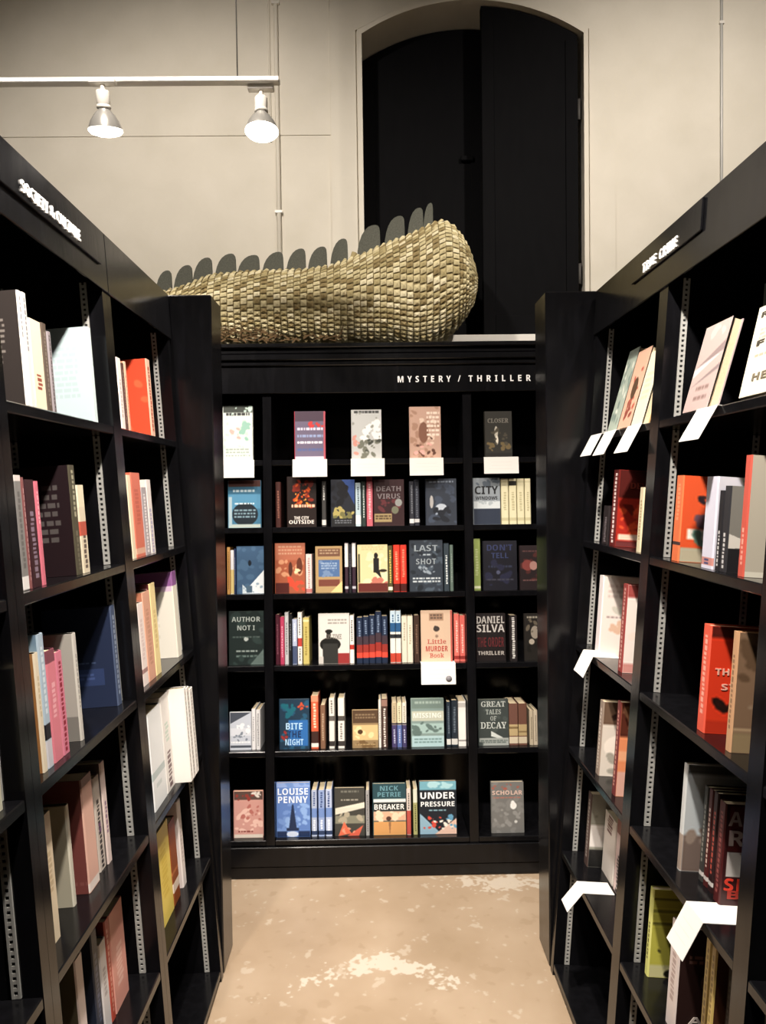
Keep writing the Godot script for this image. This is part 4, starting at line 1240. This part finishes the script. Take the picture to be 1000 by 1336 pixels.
	S("LB3", 188, 195, 787, "white and rose spine", "bg d4b8b0;s e8dad4;sr .8 .86 a07c78;sl .2 .7 d8c4c0", 0.15)
	S("LB3", 195.5, 204.5, 772, "peach tan spine", "bg a86c54;s d4a088;sl .2 .8 c08c74", 0.15)
	S("LB3", 205, 211.5, 761, "butter yellow spine on a maroon book", "bg 4c1c24;s e8d49c;sl .3 .7 d4bc80;l 0 .05 1 .03 1 8c6c74", 0.155)
	S("LB3", 233, 238, 745, "white book with a violet top", "bg e4e0d4;r 0 0 1 .17 8c5c94;r 0 .17 1 .06 d4bcd4;s e2ded0;l .2 .4 .5 .4 6 d8d4c4;sr 0 .17 8c5c94", 0.16)
	S("LB4", 203, 219, 925, "thick white spine with grey print", "bg e0e2e0;s e6e9ea;sr .62 .7 b8c4c4;sl .75 .8 c8d0d0", 0.15)
	S("LB4", 219.5, 229, 906, "white spine with plum lettering", "bg dcd4cc;s dcd8d4;sl .3 .5 b4c4b8;sl .6 .95 5c3c40", 0.15)
	for i in 3:
		S("LB4", [249.0, 252.8, 256.4][i], [252.5, 256.1, 260.0][i], [897, 897, 898][i], ["white catalogue jutting past the shelf edge", "second white catalogue jutting past the shelf edge", "third white catalogue jutting past the shelf edge"][i], "bg eae6e0;s e6e2dc;l .3 .2 .3 .5 8 e0d8d2;sl .05 .95 b8b4ae", 0.20, 0.028)
	S("LB5", 212, 228, 1080, "thick yellow spine", "bg d8bc54;s e8d068;sl .2 .7 dcc050", 0.15, -0.043)
	S("LB5", 228.5, 236, 1070, "rust brown spine with white label", "bg 6c3418;s 8c4820;sr .74 .86 e0d0c0;sr .6 .64 b46c3c", 0.14, -0.043)
	S("LB5", 240, 244, 1044, "thin white spine", "bg d8ccc8;s e4dcd8;sl .3 .7 c8bcb8", 0.15, -0.043)

	# ---- bookcase before the society one: slivers at the frame edge
	S("LC2", -30, -16, 590, "dark wine spine", "bg 301418;s 3c181c;sl .2 .8 6c484c", 0.15)
	S("LC3", -12, 5, 890, "pale green and white spine", "bg b0b09c;s c4c4b0;sl .2 .8 8c8c7c", 0.15)
	S("LC5", -14, 2, 1150, "scarlet spine", "bg 8c1c14;s a82418;sl .2 .8 d8786c", 0.15)

	# ---- true crime side, bay at the end panel
	F("RB1", 792, 804.5, 461, "grey green cover leaning back", "bg a4b0a4;s b4beb0;m 7c8c84 14 .2 .1 .1 .8 .8;m d0d4c8 8 .2 .1 .2 .8 .6", 0.02, 12.0, -0.015)
	F("RB1", 805, 822, 462, "peach cover with a dark figure leaning back", "bg d8ac94;s c8a488;m b05c4c 14 .18 .3 .2 .5 .6;e .5 .5 .2 .14 55402f;m 8c4c40 8 .2 .3 .65 .5 .2", 0.02, 12.0, -0.010)
	F("RB1", 823, 838, 462, "cream cover with tan edge leaning back", "bg e0d8c0;s a48458;l .2 .3 .6 .4 5 d0c4a8", 0.02, 12.0, -0.006)
	S("RB2", 785, 792, 660, "black spine with small print", "bg 1c1618;s 262022;sl .3 .9 6c6468", 0.15)
	S("RB2", 795, 801.5, 613, "red cover book with white spine lettering", "bg a8281c;r 0 0 1 .36 4c1410;T DEVIL 0.2 0.08 0.5 7c3024;p .1 .45 .45 .7 .3 .45 6c1810;m e0502c 18 .2 .1 .45 .8 .4;m c83c24 10 .2 .4 .45 .5 .3;r .05 .84 .8 .07 ecc8b4;r 0 .93 1 .07 6c3030;s 5c1a18;sl .05 .95 e8d8d4", 0.15)  # dark upper third is the shelf's shadow, painted over the red
	S("RB2", 830, 835, 636, "thin pale yellow spine by the upright", "bg 8c7c5c;s d8ccac;sl .2 .8 a8946c", 0.14)
	S("RB3", 776, 781, 751, "white cover book with a peach drawing", "bg e6dcd4;m d8b49c 8 .2 .2 .55 .6 .14;m c8c4b8 6 .18 .3 .35 .4 .14;r .62 .38 .12 .14 a8b094;l .1 .1 .8 .2 3 d0c0b8;s e4dcdc;l .1 .5 .5 .03 1 8c7474", 0.15)
	S("RB3", 806, 811, 762, "white book with a dark red spine", "bg e8dcd4;r 0 0 1 .14 a04c48;m ecd8cc 8 .3 .1 .3 .8 .5;s 8c3a38;sl .05 .95 c89c94;r .0 .9 1 .1 c88c84", 0.15)
	S("RB4", 777, 781, 914, "white cover book with brown photographs", "bg d8d0c4;r 0 0 1 .3 6a5444;m 2c1c18 12 .2 .2 .12 .8 .24;e .4 .6 .34 .16 ece4d8;m 5c564c 5 .14 .3 .55 .4 .14;m a4a094 8 .2 .1 .74 .8 .2;s 8c7c70;sl .1 .9 d0c4b8", 0.15)
	S("RB4", 798, 802, 915, "orange cover book with dark brown top", "bg e08c60;r 0 0 1 .36 54281c;m 9c6c50 8 .2 .1 .1 .8 .2;m e4dcd4 8 .14 .1 .4 .7 .12;r 0 .52 1 .1 e8a880;r 0 .74 1 .26 d8a898;s 6c3030;sl .1 .9 c89484", 0.15)
	S("RB5", 762, 766, 1034, "grey green cover book with black foot", "bg 98988c;m 7c7c70 8 .2 .1 .1 .8 .2;r 0 .42 .6 .3 e8e4e0;m 8c6c64 8 .16 .4 .4 .5 .2;r 0 .76 1 .24 1c1c1c;m d8d4d0 4 .14 .3 .82 .5 .06;s 4c3c38;sl .1 .9 a09890", 0.15, -0.055)
	S("RB5", 785, 799, 1065, "thick white spine on a dark shelf", "bg 5c4840;s e4dcd4;sl .02 .3 6c4c44", 0.15, -0.1)
	S("RB5", 800, 810, 1060, "pink and white spine with black lettering", "bg 7c5048;s e0c8c4;sl .55 .98 2c2424;sr .0 .3 8c5c50", 0.15, -0.1)

	# ---- true crime side, next bay
	F("RA1", 890, 923, 432, "grey pink cover with diagonal bands leaning back", "bg b8a4a0;s a8989a;p 0 .5 1 .24 1 .36 8c7c7c;p 0 .5 1 .36 0 .6 d4c8c8;p 0 .72 1 .5 1 .56 877879;m d8b4b0 6 .2 .3 .05 .5 .14;l .3 .72 .5 .08 1 8c7470;l .3 .84 .5 .08 1 8c7470", 0.024, 12.0, -0.012)
	F("RA1", 963, 1010, 408, "cream cover with scattered red letters leaning back", "bg ddd6c2;s ece6d4;T R_AL 0.1 0.06 0.7 3c3830;l .2 .26 .7 .14 3 d8a094;T F_s 0.42 0.06 0.6 3c3830;l .2 .55 .6 .05 1 a49c88;T HE_ 0.8 0.08 0.4 6c6454", 0.05, 9.0, -0.012)
	S("RA2", 876, 884.5, 620.5, "orange cover book with a black drawing", "bg d8542c;m 2c1c20 8 .14 .25 .18 .5 .14;m 6c4c58 8 .2 .2 .45 .5 .14;r .1 .62 .8 .12 e8e0d4;m 6c9484 6 .16 .2 .66 .5 .12;r 0 .84 .7 .16 b0a890;m e07c4c 4 .2 .6 .85 .4 .1;s e07448;sr .78 .82 3c2c2c;sl .1 .5 e89870", 0.15)
	S("RA2", 914.5, 929, 622, "thick lavender white spine", "bg c8c8d4;s d8d8e8;sr .88 .97 c88c84;sl .9 .96 4c4c74", 0.15)
	S("RA2", 932, 938, 640, "black spine with white foot", "bg 2a2a2c;s 202024;sl .5 .95 d0d0d0", 0.15)
	S("RA2", 938.5, 946, 634, "black and white book with a grey cover", "bg 7c7a74;r 0 .72 1 .28 1c1c20;p 0 .55 .5 .7 0 .72 d4d0c8;s 2c2c30;sl .55 .95 c8c8c8", 0.15)  # pale triangle by the spine: lit part of the cover, painted in
	S("RA2", 962, 969.5, 594, "cream cover book with black letters", "bg bfb8a8;T N_W 0.14 0.1 0.5 24221e;T FR 0.4 0.08 0.4 24221e;T WE 0.6 0.1 0.4 24221e;s c8584a;sl .6 .9 e8a898;r 0 .96 1 .04 e0dccc", 0.15)
	S("RA3", 909, 918, 815, "bright red cover book with a black drawing", "bg e03c20;r 0 0 1 .1 5c1c14;T THE_GRIFT 0.42 0.06 0.8 f0b8a4;T STORY 0.56 0.06 0.6 f0b8a4;m 24100c 12 .16 .15 .72 .6 .08;m 50180f 8 .05 .1 .72 .8 .12;r 0 .88 1 .12 c4341c;s e8604a;sl .1 .8 f4b0a0", 0.155)
	S("RA3", 946, 952.5, 824, "brown cover book with pale figures", "bg 8c7058;m 6c543f 14 .2 .05 .1 .9 .3;m d0bca4 10 .14 .3 .25 .5 .2;m a48c74 10 .14 .1 .5 .8 .25;T OUT 0.6 0.1 0.5 cfc4bc;r 0 .8 1 .02 c4a884;r 0 .84 1 .16 a08a68;s cfa27c;sl .2 .8 8c6c50", 0.155)
	S("RA4", 883, 887, 996, "white cover book with brown lower half", "bg c4ccd0;r 0 0 1 .08 5c605f;r 0 .66 1 .34 7c6c64;m 9c8c80 8 .16 .1 .6 .8 .12;r .62 .54 .2 .06 3c4c4c;s d0d4d4;sr .66 1 a49488", 0.15, -0.035)
	for i in 3:
		S("RA4", [911.0, 917.0, 923.0][i], [916.0, 922.0, 928.5][i], [1026, 1030, 1034][i], ["dark spine with grey title", "dark red and cream striped spine", "black spine with red stripe"][i], "bg 2a2020;s %s;sl .2 .8 %s;sr .9 .95 c8c4c0" % [["3a3a38", "4c1c1c", "2c1618"][i], ["8c8c84", "e0c8b8", "c05040"][i]], 0.15, -0.065)
	S("RA4", 930, 938, 1046, "maroon cover book with large grey and red letters", "bg 3a1416;r .05 .02 .95 .44 5c2022;T ARTIST 0.14 0.14 0.9 b8a8a4;T RIOT 0.33 0.15 0.86 c4b4b0;r .05 .47 .95 .24 d0ccc8;p .2 .48 .6 .48 .4 .58 9a9490;T SMASH 0.79 0.12 0.9 e0402c;T BACK 0.89 0.08 0.8 b0382c;T NOVEL 0.96 0.035 0.5 c0b4b0;s 4a181a;sl .1 .9 8c4c48", 0.16, -0.06)
	S("RA5", 841, 845, 1158, "lime yellow cover book with black figures", "bg c8c454;r 0 .1 1 .015 4c4a20;r 0 .24 1 .015 4c4a20;r 0 .38 1 .015 4c4a20;m 3c3a20 8 .08 .1 .5 .7 .2;e .45 .7 .07 .08 2c2a1c;r .0 .86 1 .14 d8d49c;e .4 .96 .12 .05 2c2a1c;s dcdc84;sl .4 .8 4c4a20", 0.14, -0.05)
	S("RA5", 868, 879, 1204, "dark brown cover book with a pale pink spine", "bg 2e1c1a;l .15 .25 .6 .1 2 7c5c54;T G 0.5 0.16 0.3 5c443c;T ACE 0.86 0.07 0.6 cfc4bc;s dcd0cc;sl .2 .7 b09c98", 0.15, -0.035)
	for i in 2:
		S("RA5", [909.0, 916.0][i], [915.0, 922.0][i], 1218, ["gold striped spine", "second gold striped spine"][i], "bg 4c2c1c;s c8b068;sl .1 .9 8c743c", 0.14, -0.04)
	S("RA5", 938, 944, 1226, "near black cover book with dim title", "bg 191614;l .25 .3 .5 .06 1 4c4640;T DARK 0.46 0.09 0.6 4a443e;s 221e1a;sl .2 .8 55504a", 0.14, -0.06)


# ---------------------------------------------------------------- paper cards folded over shelf edges
func card(key: String, x0: float, x1: float, drop: float, out_deg: float, inset: float, what: String, stamp := false) -> void:
	var r := shelf_row(key)
	var fr: Transform3D = r[0]
	var v: float = r[1]
	var s0 := solve_s(fr, v, 0.0, x0, r[3], r[4])
	var s1 := solve_s(fr, v, 0.0, x1, r[3], r[4])
	var w := s1 - s0
	var o := thing("shelf_card", what + ", " + r[2], "card", Transform3D(fr.basis, fr * Vector3((s0 + s1) * 0.5, v, 0)), "paper cards on the shelf edges")
	var a := deg_to_rad(out_deg)
	var th := 0.0009
	# section: on the shelf, round its edge, and down
	var st := begin()
	var t := Transform3D(Basis(Vector3(0, 0, 1), Vector3(0, 1, 0), Vector3(-1, 0, 0)), Vector3.ZERO)
	var lie := PackedVector2Array([Vector2(-inset, 0.0003), Vector2(0.003, 0.0003), Vector2(0.003, 0.0003 + th), Vector2(-inset, 0.0003 + th)])
	prism(st, lie, -w * 0.5, w * 0.5, t)
	part("tucked_flap", st.commit(), M.card_paper, o)
	st = begin()
	var e := Vector2(sin(a), -cos(a))
	var nrm := Vector2(cos(a), sin(a))
	var p := Vector2(0.0025, 0.0012)
	prism(st, PackedVector2Array([p, p + e * drop, p + e * drop + nrm * th, p + nrm * th]), -w * 0.5, w * 0.5, t)
	var flap := part("hanging_flap", st.commit(), M.card_paper, o)
	# faint lines of writing on the flap
	st = begin()
	for i in 3:
		var k := 0.3 + 0.2 * i
		var c := p + e * drop * k + nrm * (th + 0.0002)
		var c2 := c + e * 0.0016
		var half := w * rng.randf_range(0.28, 0.38)
		quad(st, Vector3(-half, c.y, c.x), Vector3(half, c.y, c.x), Vector3(half, c2.y, c2.x), Vector3(-half, c2.y, c2.x), Vector3(0, c.y - 0.1 * nrm.y, c.x - 0.1 * nrm.x))
	part("writing", st.commit(), M.card_ink, flap)
	if stamp:
		var c := p + e * drop * 0.74 + nrm * (th + 0.0003)
		var bs := Basis(Vector3(1, 0, 0), Vector3(0, nrm.y, nrm.x), Vector3(0, -e.y, -e.x))
		part("round_stamp", lathe_mesh([[0.0, 0.0], [0.0135, 0.0], [0.0135, 0.0004], [0.0, 0.0005]], 20, Transform3D(bs, Vector3(w * 0.30, c.y, c.x))), M.card_stamp, flap)


func cards() -> void:
	M.card_paper = plain(Color("dedbd6"), 0.8)
	M.card_ink = plain(Color("d4d1cc"), 0.8)
	M.card_stamp = plain(Color("77757a"), 0.8)
	card("ML1", 288, 332, 0.077, 4.0, 0.06, "white card below the pale green cover")
	card("MC1", 382, 427, 0.077, 4.0, 0.06, "white card below the purple striped cover")
	card("MC1", 458, 502, 0.077, 4.0, 0.06, "white card below the grey landscape cover")
	card("MC1", 534.6, 578.6, 0.077, 4.0, 0.06, "white card below the sepia portrait cover")
	card("MR1", 631.5, 676.6, 0.073, 4.0, 0.06, "white card below the dark cover")
	card("MC4", 549.5, 594.5, 0.09, 4.0, 0.06, "white card with a round stamp", true)
	card("RB1", 773, 787, 0.078, 24.0, 0.06, "white card at the end panel")
	card("RB1", 791, 806, 0.082, 24.0, 0.06, "white card below the peach cover")
	card("RB1", 821, 839.5, 0.085, 24.0, 0.06, "white card by the upright")
	card("RA1", 912, 939, 0.082, 26.0, 0.06, "white card below the diagonal banded cover")
	card("RB3", 763, 775.6, 0.072, 22.0, 0.08, "white card in front of the peach drawing")
	card("RB5", 754.4, 762.7, 0.075, 36.0, 0.092, "white folded card lying over the shelf edge")
	card("RA4", 898, 920, 0.088, 24.0, 0.10, "white folded card below the maroon cover")
